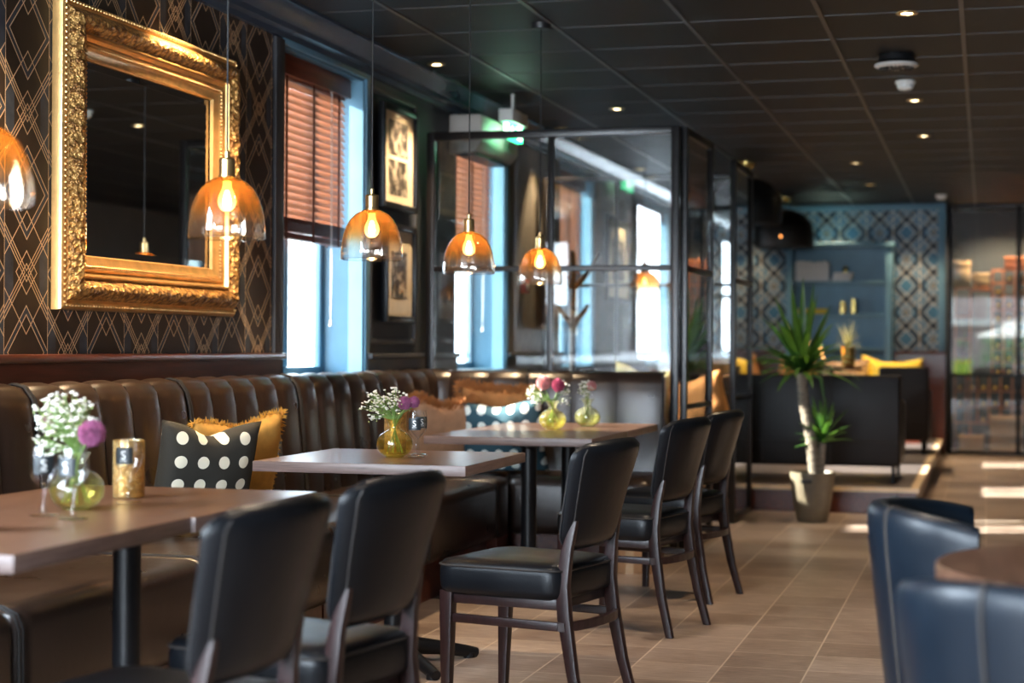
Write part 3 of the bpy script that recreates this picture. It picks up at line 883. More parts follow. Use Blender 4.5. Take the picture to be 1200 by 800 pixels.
def pendant():
    r = thing('pendant_lamp', '', 'lamp', (0, 0, 0), 0, 'amber glass pendant lamps over the tables')
    m = MB()
    prof = [(.107, 0), (.110, .002), (.110, .03), (.107, .06), (.101, .09), (.091, .118), (.077, .143), (.058, .162), (.036, .174), (.022, .178)]
    m.lathe(prof, 56); m.lathe([(q - .003 if q > .03 else q, z_ - .001) for q, z_ in prof][::-1], 56)
    m.lathe([(.110, 0), (.1115, .002), (.110, .004), (.107, .002), (.107, 0), (.110, 0)], 56)
    m.build('glass_shade', M['amber'], r, ang=60)
    m = MB(); m.lathe([(0, .176), (.0255, .176), (.0255, .181), (.023, .183), (.023, .222), (.0235, .226), (.021, .231), (.008, .233), (.008, .25), (.005, .254), (0, .254)], 32)
    m.lathe([(.0, .165), (.017, .165), (.017, .18), (0, .18)], 24); m.build('socket', M['brass'], r, ang=30)
    m = MB(); m.cyl((0, 0, .25), (0, 0, ZC - 1.455 - .02), .0028, seg=8); m.build('cord', M['black'], r)
    m = MB(); m.lathe([(0, ZC - 1.455 - .03), (.045, ZC - 1.455 - .028), (.048, ZC - 1.455), (0, ZC - 1.455)], 24); m.build('ceiling_cap', M['black'], r)
    bl = MB(); bl.lathe([(0, .078), (.012, .080), (.022, .090), (.027, .106), (.024, .122), (.016, .140), (.0125, .152), (.0125, .166)][::1], 20)
    bl.build('bulb', M['bulbglass'], r, ang=80)
    fl = MB(); fl.lathe([(0, .086), (.007, .088), (.0125, .098), (.013, .108), (.010, .122), (.006, .137), (0, .14)], 12)
    fl.build('filament', M['bulb'], r)
    return r
pd = pendant()
PL = ['amber glass pendant lamp cut off by the left edge, nearest of the row',
      'amber glass pendant lamp hanging in front of the gilt mirror corner',
      'amber glass pendant lamp beside the wooden blind, in front of the lower picture',
      'amber glass pendant lamp in front of the screen, fourth along the row',
      'amber glass pendant lamp farthest along the row, beside the coat stand']
PP = [(-2.13, 3.31, 1.455), (-2.1, 4.5, 1.455), (-2.1, 5.70, 1.455), (-2.1, 6.88, 1.455), (-2.1, 8.07, 1.455)]
pd.location = PP[0]; pd['label'] = PL[0]
for p, l in zip(PP[1:], PL[1:]): dup(pd, p, 0, l)

# ================================================================== DOWNLIGHTS AND CEILING FITTINGS
M['downlens'] = emit('downlight_lens', (1, .80, .45), 14)
dl = None
DL = [(-.36, 5.35), (-.36, 2.45), (-1.15, 6.8), (-1.15, 3.9), (-2.97, 3.3), (-2.97, 6.2), (-2.97, 9.09), (-2.97, 12.0), (-2.96, 14.88), (-2.36, 11.07), (-.44, 11.13), (-.446, 13.01), (-1.07, 14.80), (-1.076, 16.76), (-.363, 8.23)]
DLL = ['recessed ceiling downlight in the aisle beside the middle table', 'recessed ceiling downlight over the round table', 'recessed ceiling downlight over the aisle chairs, farther of two', 'recessed ceiling downlight over the aisle chairs, nearer of two', 'recessed ceiling downlight over the left end of the wall bench', 'recessed ceiling downlight above the gilt mirror', 'recessed ceiling downlight above the upper picture',
       'recessed ceiling downlight over the third window pier', 'recessed ceiling downlight seen through the screen, near the farthest blind', 'recessed ceiling downlight above the front glass screen',
       'recessed ceiling downlight just beyond the smoke detector', 'recessed ceiling downlight second beyond the smoke detector', 'recessed ceiling downlight over the lounge sofa',
       'recessed ceiling downlight over the yellow cushions', 'recessed ceiling downlight before the round vent']
for (X, Y), lb in zip(DL, DLL):
    if dl is None:
        dl = thing('ceiling_downlight', lb, 'light', (X, Y, ZC), 0, 'recessed ceiling downlights')
        m = MB(); m.lathe([(.032, -.001), (.034, -.008), (.050, -.006), (.052, 0), (.032, 0)], 28); m.build('trim_ring', M['brass'], dl)
        m = MB(); m.lathe([(0, -.002), (.031, -.002), (.031, 0), (0, 0)], 20); m.build('lens', M['downlens'], dl)
    else: dup(dl, (X, Y, ZC), 0, lb)
def spot(X, Y, e, ang=70, aim=(0, 0, -1), col=(1, .72, .42), blend=.6):
    return light('downlight_beam', 'SPOT', (X, Y, ZC - .02), sun_rot(aim), e * 1.7, col, spot_size=R(ang), spot_blend=blend, shadow_soft_size=.035)
spot(-.36, 5.35, 42, 95, col=(1, .80, .60)); spot(-.36, 2.45, 22, 95, col=(1, .80, .60)); spot(-1.15, 6.8, 34, 90, col=(1, .80, .60)); spot(-1.15, 3.9, 30, 90, col=(1, .80, .60))
spot(-2.97, 3.3, 55); spot(-2.85, 6.2, 95, 85, (-.10, 0, -1)); spot(-2.97, 4.75, 60); spot(-2.80, 9.0, 55, 75, (-.22, 0, -1)); spot(-2.97, 12.0, 70, 60, (-.1, 0, -1)); spot(-2.96, 14.88, 80, 60, (-.1, 0, -1))
spot(-2.36, 11.07, 40); spot(-.44, 11.13, 50, 80); spot(-.446, 13.01, 50, 80); spot(-1.07, 14.8, 70, 85); spot(-1.076, 16.76, 110, 90, (0, .15, -1)); spot(-.363, 8.23, 45, 85)
spot(-1.6, 18.75, 60, 75, (0, .12, -1)); spot(-.75, 18.6, 26, 75, (0, .15, -1)); spot(-2.6, 18.7, 16, 75, (0, .15, -1)); spot(.2, 19.36, 120, 120, (0, .3, -1)); spot(1.4, 19.5, 60, 110)

r = thing('ceiling_vent', 'round pale ceiling vent hanging just below the black tiles', 'vent', (-.47, 9.415, ZC))
m = MB(); m.lathe([(0, 0), (.09, 0), (.10, -.03), (.075, -.035), (0, -.03)], 32); m.build('collar', M['black'], r)
m = MB(); m.lathe([(0, -.052), (.115, -.048), (.118, -.058), (.10, -.068), (0, -.07)], 40); m.build('disc', plain('vent_grey', (.60, .56, .52), .5), r, ang=30)
m = MB()
for k in range(24):
    a = 2 * PI * k / 24; m.box((.045, -.003, -.0725), (.095, .003, -.068), M4=Matrix.Rotation(a, 4, 'Z'))
m.lathe([(0, -.0735), (.03, -.0735), (.03, -.07), (0, -.07)], 20); m.build('slots', M['black'], r)
def detector(label, X, Y):
    r = thing('smoke_detector', label, 'smoke detector', (X, Y, ZC), 0, 'white smoke detectors')
    m = MB(); m.lathe([(0, 0), (.058, 0), (.060, -.012), (.052, -.022), (0, -.022)], 32); m.build('base', M['white'], r)
    m = MB(); m.lathe([(.050, -.02), (.048, -.04), (.036, -.052), (0, -.058)], 32); m.build('sensor_dome', M['white'], r)
detector('white smoke detector near the round ceiling vent', -.463, 10.33)
detector('white smoke detector far back above the blue wallpaper', -.445, 18.03)

# ---- exit sign and the air unit behind it
M['exitgreen'] = emit('exit_green', (.03, .85, .30), 5.5)
M['exitwhite'] = emit('exit_white', (.80, 1, .88), 7)
r = thing('exit_sign', 'lit green and white exit sign box under the ceiling by the cornice', 'sign', (-2.86, 10.15, 2.44))
m = MB(); m.box((-.045, -.02, .10), (.045, .34, .18), .006); m.box((-.008, .14, .18), (.008, .18, ZC - 2.44)); m.build('housing', M['white'], r)
m = MB(); m.box((-.018, 0, 0), (.018, .32, .10), .003); m.build('light_panel', M['exitgreen'], r)
m = MB()
for s_ in (1, -1):
    X0 = .0185 if s_ > 0 else -.0205
    # running figure, door and arrow
    m.box((X0, .20, .012), (X0 + .002, .29, .088)); 
    m.prism([(.03, .05), (.075, .018), (.075, .038), (.135, .038), (.135, .062), (.075, .062), (.075, .082)], 'x', X0, X0 + .002)
    m.prism([(.150, .02), (.162, .014), (.175, .035), (.185, .014), (.197, .018), (.183, .05), (.192, .062), (.182, .070), (.168, .056), (.155, .060), (.152, .052), (.165, .045)], 'x', X0, X0 + .002)
    m.cyl((X0, .178, .080), (X0 + .002, .178, .080), .009, seg=12)
m.box((-.014, -.0025, .01), (.014, 0.0, .09))
m.build('pictogram', M['exitwhite'], r)
r = thing('wall_air_unit', 'beige air unit on the wall behind the exit sign', 'air unit', (WX, 9.98, 2.33))
m = MB(); m.prism([(0, 0), (.17, .02), (.21, .07), (.21, .24), (.0, .24)], 'y', 0, .85, .012); m.build('casing', plain('beige_plastic', (.48, .43, .38), .5, 0, .04), r)
m = MB(); m.box((.03, .06, -.004), (.16, .79, .012), M4=None); m.build('air_outlet', M['charcoal'], r)
r = thing('fire_call_point', 'small red fire alarm box on the pier beside the farthest pendant', 'fire alarm', (WX, 11.72, 1.58))
m = MB(); m.box((0, -.05, -.05), (.04, .05, .05), .006); m.build('case', plain('alarm_red', (.45, .03, .02), .4), r)
m = MB(); m.box((.04, -.028, -.028), (.043, .028, .028), .001); m.build('press_panel', M['white'], r)

# ================================================================== GLASS SCREENS
def screen(label, p0, p1, cols, ztop=2.385, rail=1.595, bar=.04, kick=None, solid=None, z0=0.0):
    """frame from p0 to p1 (xy), cols = inner mullion fractions"""
    p0, p1 = Vector(p0), Vector(p1); d = p1 - p0; L_ = d.length
    r = thing('glass_screen', label, 'screen', (p0.x, p0.y, 0), math.degrees(math.atan2(d.y, d.x)), 'black framed glass screens')
    m = MB(); h = bar / 2
    m.box((0, -h, z0), (bar, h, ztop), .003); m.box((L_ - bar, -h, z0), (L_, h, ztop), .003)
    for z_ in ([z0, rail - h * .7] + ([kick] if kick else []) + [ztop - bar]):
        hh = bar if z_ in (z0, ztop - bar) else bar * .7
        m.box((bar, -h * .9, z_), (L_ - bar, h * .9, z_ + hh), .002)
    ed = [bar]
    for c_ in cols:
        m.box((L_ * c_ - h * .7, -h * .9, z0 + bar), (L_ * c_ + h * .7, h * .9, ztop - bar), .002); ed += [L_ * c_ - h * .7, L_ * c_ + h * .7]
    ed.append(L_ - bar)
    m.build('frame', M['steel'], r)
    zz = [z0 + bar] + ([kick, kick + bar * .7] if kick else []) + [rail - h * .7, rail + h * .7, ztop - bar]
    for i in range(0, len(ed), 2):
        for j in range(0, len(zz), 2):
            m = MB(); m.box((ed[i], -.003, zz[j]), (ed[i + 1], .003, zz[j + 1])); m.build('glass_pane', M['screen_glass'], r, smooth=False)
    return r
screen('black framed glass screen standing behind the end bench', (-3.12, 9.40), (-1.645, 9.40), [.50], bar=.045)
screen('narrow glass screen going back from the corner post by the end bench', (-1.63, 9.45), (-1.61, 10.28), [], kick=.80)
screen('narrow glass screen standing left of the potted palm', (-1.60, 11.17), (-1.60, 12.02), [], kick=.80)
screen('far glass screen between the lounge and the booth with the coat stand', (-3.12, 12.08), (-1.60, 12.08), [.36, .70], bar=.035)

# ---- coat stand
r = thing('coat_stand', 'dark branching coat stand behind the front glass screen', 'coat stand', (-2.54, 10.6, 0))
m = MB(); m.cyl((0, 0, .02), (0, 0, 1.62), .022, .020, 12); m.build('pole', M['steel'], r)
m = MB(); m.lathe([(0, 0), (.19, 0), (.19, .015), (.03, .035), (0, .035)], 32); m.build('base', M['steel'], r)
for z_, L_, H_ in ((1.58, .17, .17), (1.33, .10, .09)):
    for k in range(4):
        a = R(12 + 90 * k); c_, s_ = math.cos(a), math.sin(a)
        m = MB()
        m.tube([(0, 0, z_ - .06), (c_ * L_ * .35, s_ * L_ * .35, z_), (c_ * L_ * .75, s_ * L_ * .75, z_ + H_ * .55), (c_ * L_, s_ * L_, z_ + H_)], [.018, .017, .015, .013], 8)
        m.build('arm', M['steel'], r)

# ================================================================== CUSHIONS
def dots(name, base, dot, step=.072, rad=.30):
    t = NT(name); c = t.coord(); x, y, z = t.xyz(c)
    a = t.math('DIVIDE', t.math('ADD', x, 2), step); b = t.math('DIVIDE', t.math('ADD', z, 2), step)
    fa = t.math('SUBTRACT', t.math('FRACT', a), .5); fb = t.math('SUBTRACT', t.math('FRACT', b), .5)
    d = t.math('SQRT', t.math('ADD', t.math('MULTIPLY', fa, fa), t.math('MULTIPLY', fb, fb)))
    n = t.noise(c, 220, 2)
    return t.fin(t.pbr(t.mix(t.math('LESS_THAN', d, rad), base, dot), .85, 0, t.bump(n, .3, .002)))
def fabric(name, col):
    return plain(name, col, .9, 0, .12, 25, .4, 240)
def cushion(label, loc, rz, w_, h_, th_, mat, tilt=-12, roll=0, fringe=None, fur=None, seed=0, chop=.0, name='cushion', group=None):
    """stands on its bottom edge: local x across, z up, y thickness"""
    r = thing(name, label, 'cushion', loc, rz, group)
    MT = Matrix.Rotation(R(tilt), 4, 'X') @ Matrix.Rotation(R(roll), 4, 'Y')
    m = MB(); N = 20
    def pt(u, v, sd):
        a, b = 2 * u - 1, 2 * v - 1
        pin = 1 - .07 * (1 - abs(a) ** 2) * abs(b) ** 4 ; pin2 = 1 - .07 * (1 - abs(b) ** 2) * abs(a) ** 4
        x_ = a * w_ / 2 * pin2; z_ = b * h_ / 2 * pin
        z_ -= chop * math.exp(-(a / .42) ** 2) * max(0, (b + .2)) / 1.2        # karate chop
        t_ = th_ / 2 * ((1 - abs(a) ** 2.6) * (1 - abs(b) ** 2.6)) ** .42
        wr = noise.noise(Vector((x_ * 9 + seed, z_ * 9, sd))) * .010 + noise.noise(Vector((x_ * 22 + seed, z_ * 22, sd))) * .004
        e_ = (1 - abs(a) ** 4) * (1 - abs(b) ** 4)
        return Vector((x_, sd * t_ + wr * e_, z_ + h_ / 2))
    for sd in (1, -1):
        m.grid(lambda u, v, sd=sd: pt(u, v, sd), N, N)
    bmesh.ops.remove_doubles(m.bm, verts=m.bm.verts, dist=.0008)
    bmesh.ops.recalc_face_normals(m.bm, faces=m.bm.faces)
    # keep texture in the cushion's own frame: object carries the tilt
    c_ = m.build('cover', mat, r, ang=180); c_.matrix_local = MT
    rnd = random.Random(seed)
    if fringe or fur:
        m = MB()
        for (n_, f_) in ((100, lambda s_: (s_, 1)), (60, lambda s_: (1, s_)), (60, lambda s_: (0, s_))):
            for i in range(n_):
                s_ = (i + .5) / n_; u, v = f_(s_)
                p = pt(u, v, 1); out = Vector((0, 0, 1)) if v == 1 else Vector((1 if u == 1 else -1, 0, 0))
                reps = 2 if fringe else 7
                for q in range(reps):
                    Lf = (.022 if fringe else .030) * rnd.uniform(.7, 1.2)
                    j = Vector((rnd.uniform(-1, 1), rnd.uniform(-1, 1), rnd.uniform(-1, 1)))
                    o_ = p + j * (.004 if fringe else .018) + Vector((0, rnd.uniform(-.02, .02) if fur else 0, 0))
                    e = o_ + (out + j * .55).normalized() * Lf + Vector((0, 0, -.004))
                    m.tube([o_, (o_ + e) / 2, e], [.0022 if fringe else .003, .0018, .0007], 4, caps=False)
        f_ = m.build('fringe' if fringe else 'fur_edge', fringe or fur, r); f_.matrix_local = MT
    return r
M['polka_black'] = dots('polka_black', (.022, .020, .015), (.80, .74, .58), .083, .265)
M['polka_blue'] = dots('polka_blue', (.030, .085, .115), (.85, .90, .84), .078, .29)
M['mustard'] = fabric('mustard_linen', (.62, .33, .07))
M['mustard_fr'] = fabric('mustard_tassels', (.66, .36, .06))
M['tan'] = fabric('tan_velvet', (.50, .27, .15))
M['fur'] = fabric('ginger_fur', (.34, .13, .035))
M['yellow'] = fabric('yellow_fabric', (.66, .46, .05))
M['cream_f'] = fabric('cream_yellow_fabric', (.62, .52, .26))
M['orange'] = fabric('orange_fabric', (.62, .26, .08))
# on the wall bench behind the second table
cushion('black cushion with cream polka dots leaning on the wall bench', (-2.74, 5.62, .475), 54, .40, .42, .14, M['polka_black'], 14, 2, seed=3, chop=.045)
cushion('mustard cushion with fringed edge behind the black polka dot cushion', (-2.84, 6.08, .475), 66, .45, .42, .13, M['mustard'], 16, -4, fringe=M['mustard_fr'], seed=8, chop=.03)
# corner
cushion('tan cushion with ginger fur edge on the corner bench', (-2.85, 8.62, .475), 50, .40, .42, .15, M['tan'], 18, 3, fur=M['fur'], seed=11, chop=.03)
cushion('teal blue cushion with white polka dots on the end bench', (-2.47, 8.80, .475), 6, .47, .42, .15, M['polka_blue'], 20, -3, seed=15, chop=.03)
cushion('ginger fur edged cushion tucked behind the blue polka dot cushion', (-2.60, 9.02, .475), 0, .42, .46, .11, M['fur'], 8, 4, fur=M['fur'], seed=19)
# ================================================================== TABLE DRESSING
def lathe_obj(name, prof, mat, parent, seg=40, ang=60, loc=None):
    m = MB(); m.lathe(prof, seg); return m.build(name, mat, parent, ang=ang, loc=loc)
M['stem'] = plain('flower_stem', (.13, .22, .05), .6)
M['gyp'] = plain('gypsophila_white', (.62, .60, .54), .8, 0, .08)
M['bud'] = plain('green_bud', (.34, .42, .14), .6)
M['purple'] = plain('mauve_petals', (.27, .075, .17), .8, 0, .4, 60)
M['maroon'] = plain('maroon_petals', (.27, .03, .08), .7, 0, .3, 60)
M['pinkp'] = plain('dusty_pink_petals', (.52, .22, .22), .7, 0, .3, 60)
def blossom(name, c, rad, mat, parent, seed, n=260):
    rnd = random.Random(seed); m = MB()
    m.sphere(c, rad * .72, 2)
    for k in range(n):
        z_ = 1 - 2 * (k + .5) / n; a = k * 2.39996; q = math.sqrt(1 - z_ * z_)
        d = Vector((q * math.cos(a), q * math.sin(a), z_))
        p = Vector(c) + d * rad * .66; e = Vector(c) + d * rad * rnd.uniform(.9, 1.06)
        m.tube([p, e], [rad * .075, rad * .05], 4)
    return m.build(name, mat, parent)
def gyp(parent, base, cx, cy, cz, sx, sy, sz_, n, seed):
    """sprays of baby's breath: stems, blossoms"""
    rnd = random.Random(seed); ms, mf, mb = MB(), MB(), MB()
    for k in range(n):
        while True:
            q = Vector((rnd.uniform(-1, 1), rnd.uniform(-1, 1), rnd.uniform(-1, 1)))
            if q.length < 1: break
        p = Vector((cx + q.x * sx, cy + q.y * sy, cz + q.z * sz_))
        s_ = rnd.uniform(.0024, .0046)
        for j in range(4):
            a = j * PI / 2 + rnd.uniform(0, 1)
            mf.sphere((p.x + math.cos(a) * s_ * .8, p.y + math.sin(a) * s_ * .8, p.z + rnd.uniform(-.3, .5) * s_), s_ * .8, 1)
        if k % 3 == 0: mb.sphere((p.x + rnd.uniform(-.012, .012), p.y, p.z - rnd.uniform(0, .014)), .0028, 1)
        mid = Vector(base).lerp(p, .55) + Vector((0, 0, .012))
        if k % 3 == 0: ms.tube([base, mid, p], [.0012, .0009, .0006], 4, caps=False)
        else: ms.tube([mid.lerp(p, .3), p], [.0008, .0005], 4, caps=False)
    ms.build('flower_stems', M['stem'], parent); mf.build('gypsophila', M['gyp'], parent); mb.build('buds', M['bud'], parent)
def vase(label, loc, glass, kind, seed):
    r = thing('flower_vase', label, 'vase', loc, 0, 'squat glass vases on the tables')
    prof = [(0, .004), (.034, .003), (.050, .012), (.063, .030), (.0665, .048), (.062, .067), (.048, .084), (.026, .096), (.0185, .104), (.019, .112), (.024, .124), (.032, .136), (.0335, .139)]
    lathe_obj('vase_body', prof, glass, r)
    lathe_obj('vase_foot', [(0, 0), (.033, 0), (.035, .003), (.033, .006), (0, .006)], glass, r)
    lathe_obj('water', [(0, .008), (.045, .012), (.0595, .031), (.0625, .046), (.061, .060), (0, .060)], M['water_m'], r)
    m = MB(); rnd = random.Random(seed)
    for k in range(7):
        a = rnd.uniform(0, 6.28); q = rnd.uniform(.02, .045)
        m.tube([(q * math.cos(a), q * math.sin(a), .016), (0, 0, .10), (-.01 * math.cos(a), -.01 * math.sin(a), .15)], .0016, 5, caps=False)
    m.build('flower_stems', M['stem'], r)
    return r
M['water_m'] = thin_glass('vase_water', (.93, .90, .62), .6)
# 1: nearest vase
v = vase('squat glass vase with white sprays and one mauve bloom, nearest at left', (-2.118, 3.70, .751), M['vase_green'], 0, 2)
gyp(v, (0, 0, .13), -.035, .0, .225, .085, .06, .06, 150, 5)
gyp(v, (0, 0, .13), -.065, .0, .17, .06, .05, .05, 60, 6)
blossom('mauve_bloom', (.045, -.01, .185), .034, M['purple'], v, 3)
m = MB(); m.tube([(0, 0, .11), (.02, -.005, .15), (.042, -.01, .175)], .0022, 6); m.build('bloom_stem', M['stem'], v)
blossom('mauve_bloom', (-.085, .02, .215), .018, M['purple'], v, 13, 120)
# 2: middle vase
v = vase('yellow glass vase with airy white sprays and a purple bloom on the middle table', (-2.045, 5.80, .751), M['vase_yellow'], 1, 4)
gyp(v, (0, 0, .13), -.075, .0, .185, .055, .05, .055, 70, 9)
gyp(v, (0, 0, .13), -.005, .0, .20, .07, .06, .05, 90, 10)
blossom('purple_bloom', (.040, -.01, .195), .026, M['purple'], v, 7)
blossom('purple_bloom', (.068, .01, .198), .022, M['purple'], v, 8)
m = MB(); m.tube([(0, 0, .11), (.02, -.005, .15), (.042, -.01, .175)], .0022, 6); m.tube([(0, 0, .11), (.03, .005, .16), (.065, .01, .18)], .002, 6); m.build('bloom_stem', M['stem'], v)
# 3: far vase
v = vase('small glass vase with maroon and dusty pink blooms on the table before the screen', (-2.01, 7.98, .751), M['vase_yellow'], 2, 6)
gyp(v, (0, 0, .13), -.08, .0, .17, .05, .05, .055, 70, 19)
blossom('maroon_bloom', (.030, -.01, .215), .033, M['maroon'], v, 17)
blossom('pink_bloom', (-.045, .0, .225), .036, M['pinkp'], v, 18)
gyp(v, (0, 0, .13), .05, .03, .17, .035, .04, .07, 40, 21)
m = MB(); m.tube([(0, 0, .11), (.015, -.005, .16), (.028, -.01, .19)], .0022, 6); m.tube([(0, 0, .11), (-.02, 0, .16), (-.042, 0, .2)], .002, 6); m.build('bloom_stem', M['stem'], v)
v = vase('small glass vase with white and pink sprays on the farthest table', (-1.925, 8.36, .751), M['vase_green'], 2, 16)
gyp(v, (0, 0, .13), -.01, .0, .18, .045, .04, .06, 60, 29)
blossom('pink_bloom', (.02, 0, .205), .026, M['pinkp'], v, 28)

M['label'] = plain('printed_label', (.012, .018, .022), .4)
M['ink'] = plain('label_ink', (.82, .84, .84), .5)
def wine_glass(label, loc, rz=0, h=.165):
    r = thing('wine_glass', label, 'wine glass', loc, rz, 'stemmed glasses on the tables')
    k = h / .165
    prof = [(.0, .003), (.030, .002), (.034, .004), (.012, .007), (.0045, .014), (.0038, .04), (.0045, .062), (.010, .070), (.022, .082), (.031, .098), (.0345, .116), (.033, .138), (.029, .160), (.0285, .165)]
    lathe_obj('glass_body', [(a, z_ * k) for a, z_ in prof], M['wineglass'], r)
    # curved printed patch with the letter S and a short line below
    m = MB()
    def pat(u, v_):
        a = R(-90) + R(78) * (u - .5); z_ = (.100 + .042 * v_) * k; q = .0355 - .0 * v_
        q = .0352 if z_ < .135 * k else .0340
        return (q * math.cos(a), q * math.sin(a), z_)
    m.grid(pat, 10, 4); p_ = m.build('print_patch', M['label'], r)
    for txt, sz_, zz in (('S', .030, .113), ):
        cu = bpy.data.curves.new('letter', 'FONT'); cu.body = txt; cu.size = sz_; cu.align_x = 'CENTER'; cu.extrude = .0003; cu.materials.append(M['ink'])
        o_ = bpy.data.objects.new('letter_curve', cu)
        me_ = bpy.data.meshes.new_from_object(o_); bpy.data.objects.remove(o_)
        o = bpy.data.objects.new('letter', me_); COL.objects.link(o); o.parent = p_
        o.location = (0, -.0362, zz * k); o.rotation_euler = (R(90), 0, 0)
    m = MB(); m.box((-.008, -.0366, .108 * k), (.008, -.0362, .1095 * k)); m.build('underline', M['ink'], p_)
    return r
g0 = wine_glass('small stemmed glass with a printed patch beside the yellow vase', (-1.965, 5.80, .751), 10)
dup(g0, (-2.0, 5.93, .751), 40, 'stemmed glass half hidden between the yellow vase and another glass')
dup(g0, (-2.075, 3.88, .751), 5, 'stemmed glass with dark print in front of the gold tumbler')
dup(g0, (-2.03, 4.06, .751), 60, 'stemmed glass just right of the gold tumbler on the vase table') if False else None
dup(g0, (-1.995, 3.47, .751), 0, 'stemmed glass left of the nearest vase, the one closer to the camera')
dup(g0, (-2.10, 3.52, .751), 30, 'stemmed glass left of the nearest vase, at its partner\'s far side')
t = NT('mercury_gold_glass'); c = t.coord(); v1 = t.voro(c, 60); n = t.noise(c, 90, 3)
gcol = t.ramp(v1, [(.2, (.85, .62, .28)), (.6, (.62, .38, .13)), (.9, (.9, .8, .5))])
pb = t.pbr(gcol, .22, .6, t.bump(v1, .5, .004)); tr = t.n('ShaderNodeBsdfTransparent'); t.set(tr.inputs[0], (1, .85, .5)); mx = t.n('ShaderNodeMixShader'); t.set(mx.inputs[0], t.math('MULTIPLY_ADD', n, .6, .35))
t.t.links.new(tr.outputs[0], mx.inputs[1]); t.t.links.new(pb, mx.inputs[2])
M['goldglass'] = t.fin(mx.outputs[0])
M['wax'] = plain('candle_wax', (.80, .66, .42), .6)
def tumbler(label, loc, h=.15, rad=.041):
    r = thing('candle_tumbler', label, 'candle holder', loc, 0, 'mottled gold candle tumblers')
    lathe_obj('glass_cup', [(0, 0), (rad - .004, 0), (rad, .004), (rad, h), (rad - .003, h), (rad - .003, .012), (0, .012)], M['goldglass'], r)
    lathe_obj('candle', [(0, .013), (rad - .010, .013), (rad - .010, .045), (0, .045)], M['wax'], r)
    return r
tb = tumbler('mottled gold candle tumbler right of the nearest vase', (-2.155, 4.03, .751))
dup(tb, (-2.085, 3.22, .751), 0, 'mottled gold candle tumbler cut by the left edge')
dup(tb, (-2.10, 5.96, .751), 0, 'mottled gold candle tumbler behind the yellow vase')

# cardboard box under the far table
r = thing('cardboard_box', 'brown cardboard box on the floor behind the chair legs', 'box', (-1.86, 8.60, 0), 8)
m = MB(); m.box((-.02, -.10, 0), (.22, .12, .17), .003); m.build('carton', plain('cardboard', (.36, .20, .10), .8, 0, .1), r)
m = MB(); m.box((.09, -.1015, 0), (.13, .1215, .1715)); m.build('tape', plain('parcel_tape', (.42, .28, .15), .3), r)

# ================================================================== PALM
r = thing('potted_palm', 'yucca palm in a grey brown pot at the foot of the step', 'plant', (-1.105, 11.46, 0))
t = NT('pot_glaze'); c = t.coord(); v1 = t.voro(c, 90); n = t.noise(c, 6, 3)
M['pot'] = t.fin(t.pbr(t.ramp(n, [(.3, (.11, .085, .058)), (.7, (.19, .155, .105))]), .35, 0, t.bump(v1, .5, .004)))
lathe_obj('pot', [(0, 0), (.095, 0), (.105, .02), (.128, .14), (.143, .27), (.148, .315), (.150, .33), (.142, .33), (.135, .30), (0, .295)], M['pot'], r)
m = MB(); m.box((-.06, -.152, .262), (.01, -.140, .285), .004); m.build('pot_handle', M['black'], r)
m = MB(); m.lathe([(0, .300), (.13, .300), (.13, .29), (0, .29)], 24); m.build('soil', plain('potting_soil', (.03, .02, .014), .95, 0, .3, 60), r)
t = NT('yucca_bark'); c = t.coord(); n = t.noise(t.map(c, (1, 1, 4)), 26, 5, .7); wv = t.n('ShaderNodeTexWave', bands_direction='Z'); t.set(wv.inputs[0], c); wv.inputs['Scale'].default_value = 16; wv.inputs['Distortion'].default_value = 5
M['bark'] = t.fin(t.pbr(t.ramp(t.math('ADD', t.math('MULTIPLY', n, .6), t.math('MULTIPLY', wv.outputs[1], .4)), [(.3, (.10, .075, .055)), (.7, (.34, .27, .21))]), .85, 0, t.bump(wv.outputs[1], .8, .01)))
def trunk(pts, rad):
    m = MB(); P_ = []; R_ = []
    n = 40
    for k in range(n + 1):
        s_ = k / n * (len(pts) - 1); i = min(int(s_), len(pts) - 2); f_ = s_ - i
        P_.append(Vector(pts[i]).lerp(Vector(pts[i + 1]), f_)); R_.append(rad * (1 + .10 * math.sin(k * 2.2)) * (1.12 - .2 * k / n))
    m.tube(P_, R_, 14); return m.build('trunk', M['bark'], r, ang=80)
trunk([(.02, 0, .29), (-.01, 0, .55), (-.06, 0, .80), (-.075, 0, .99)], .036)
trunk([(.05, .02, .29), (.055, .02, .40), (.065, .02, .52)], .024)
t = NT('yucca_leaf'); c = t.coord(); n = t.noise(c, 12, 3)
pb = t.pbr(t.ramp(n, [(.3, (.018, .055, .010)), (.7, (.055, .14, .025))]), .38)
tl = t.n('ShaderNodeBsdfTranslucent'); t.set(tl.inputs[0], (.14, .33, .04)); mx = t.n('ShaderNodeMixShader'); mx.inputs[0].default_value = .25
t.t.links.new(pb, mx.inputs[1]); t.t.links.new(tl.outputs[0], mx.inputs[2])
M['leaf'] = t.fin(mx.outputs[0])
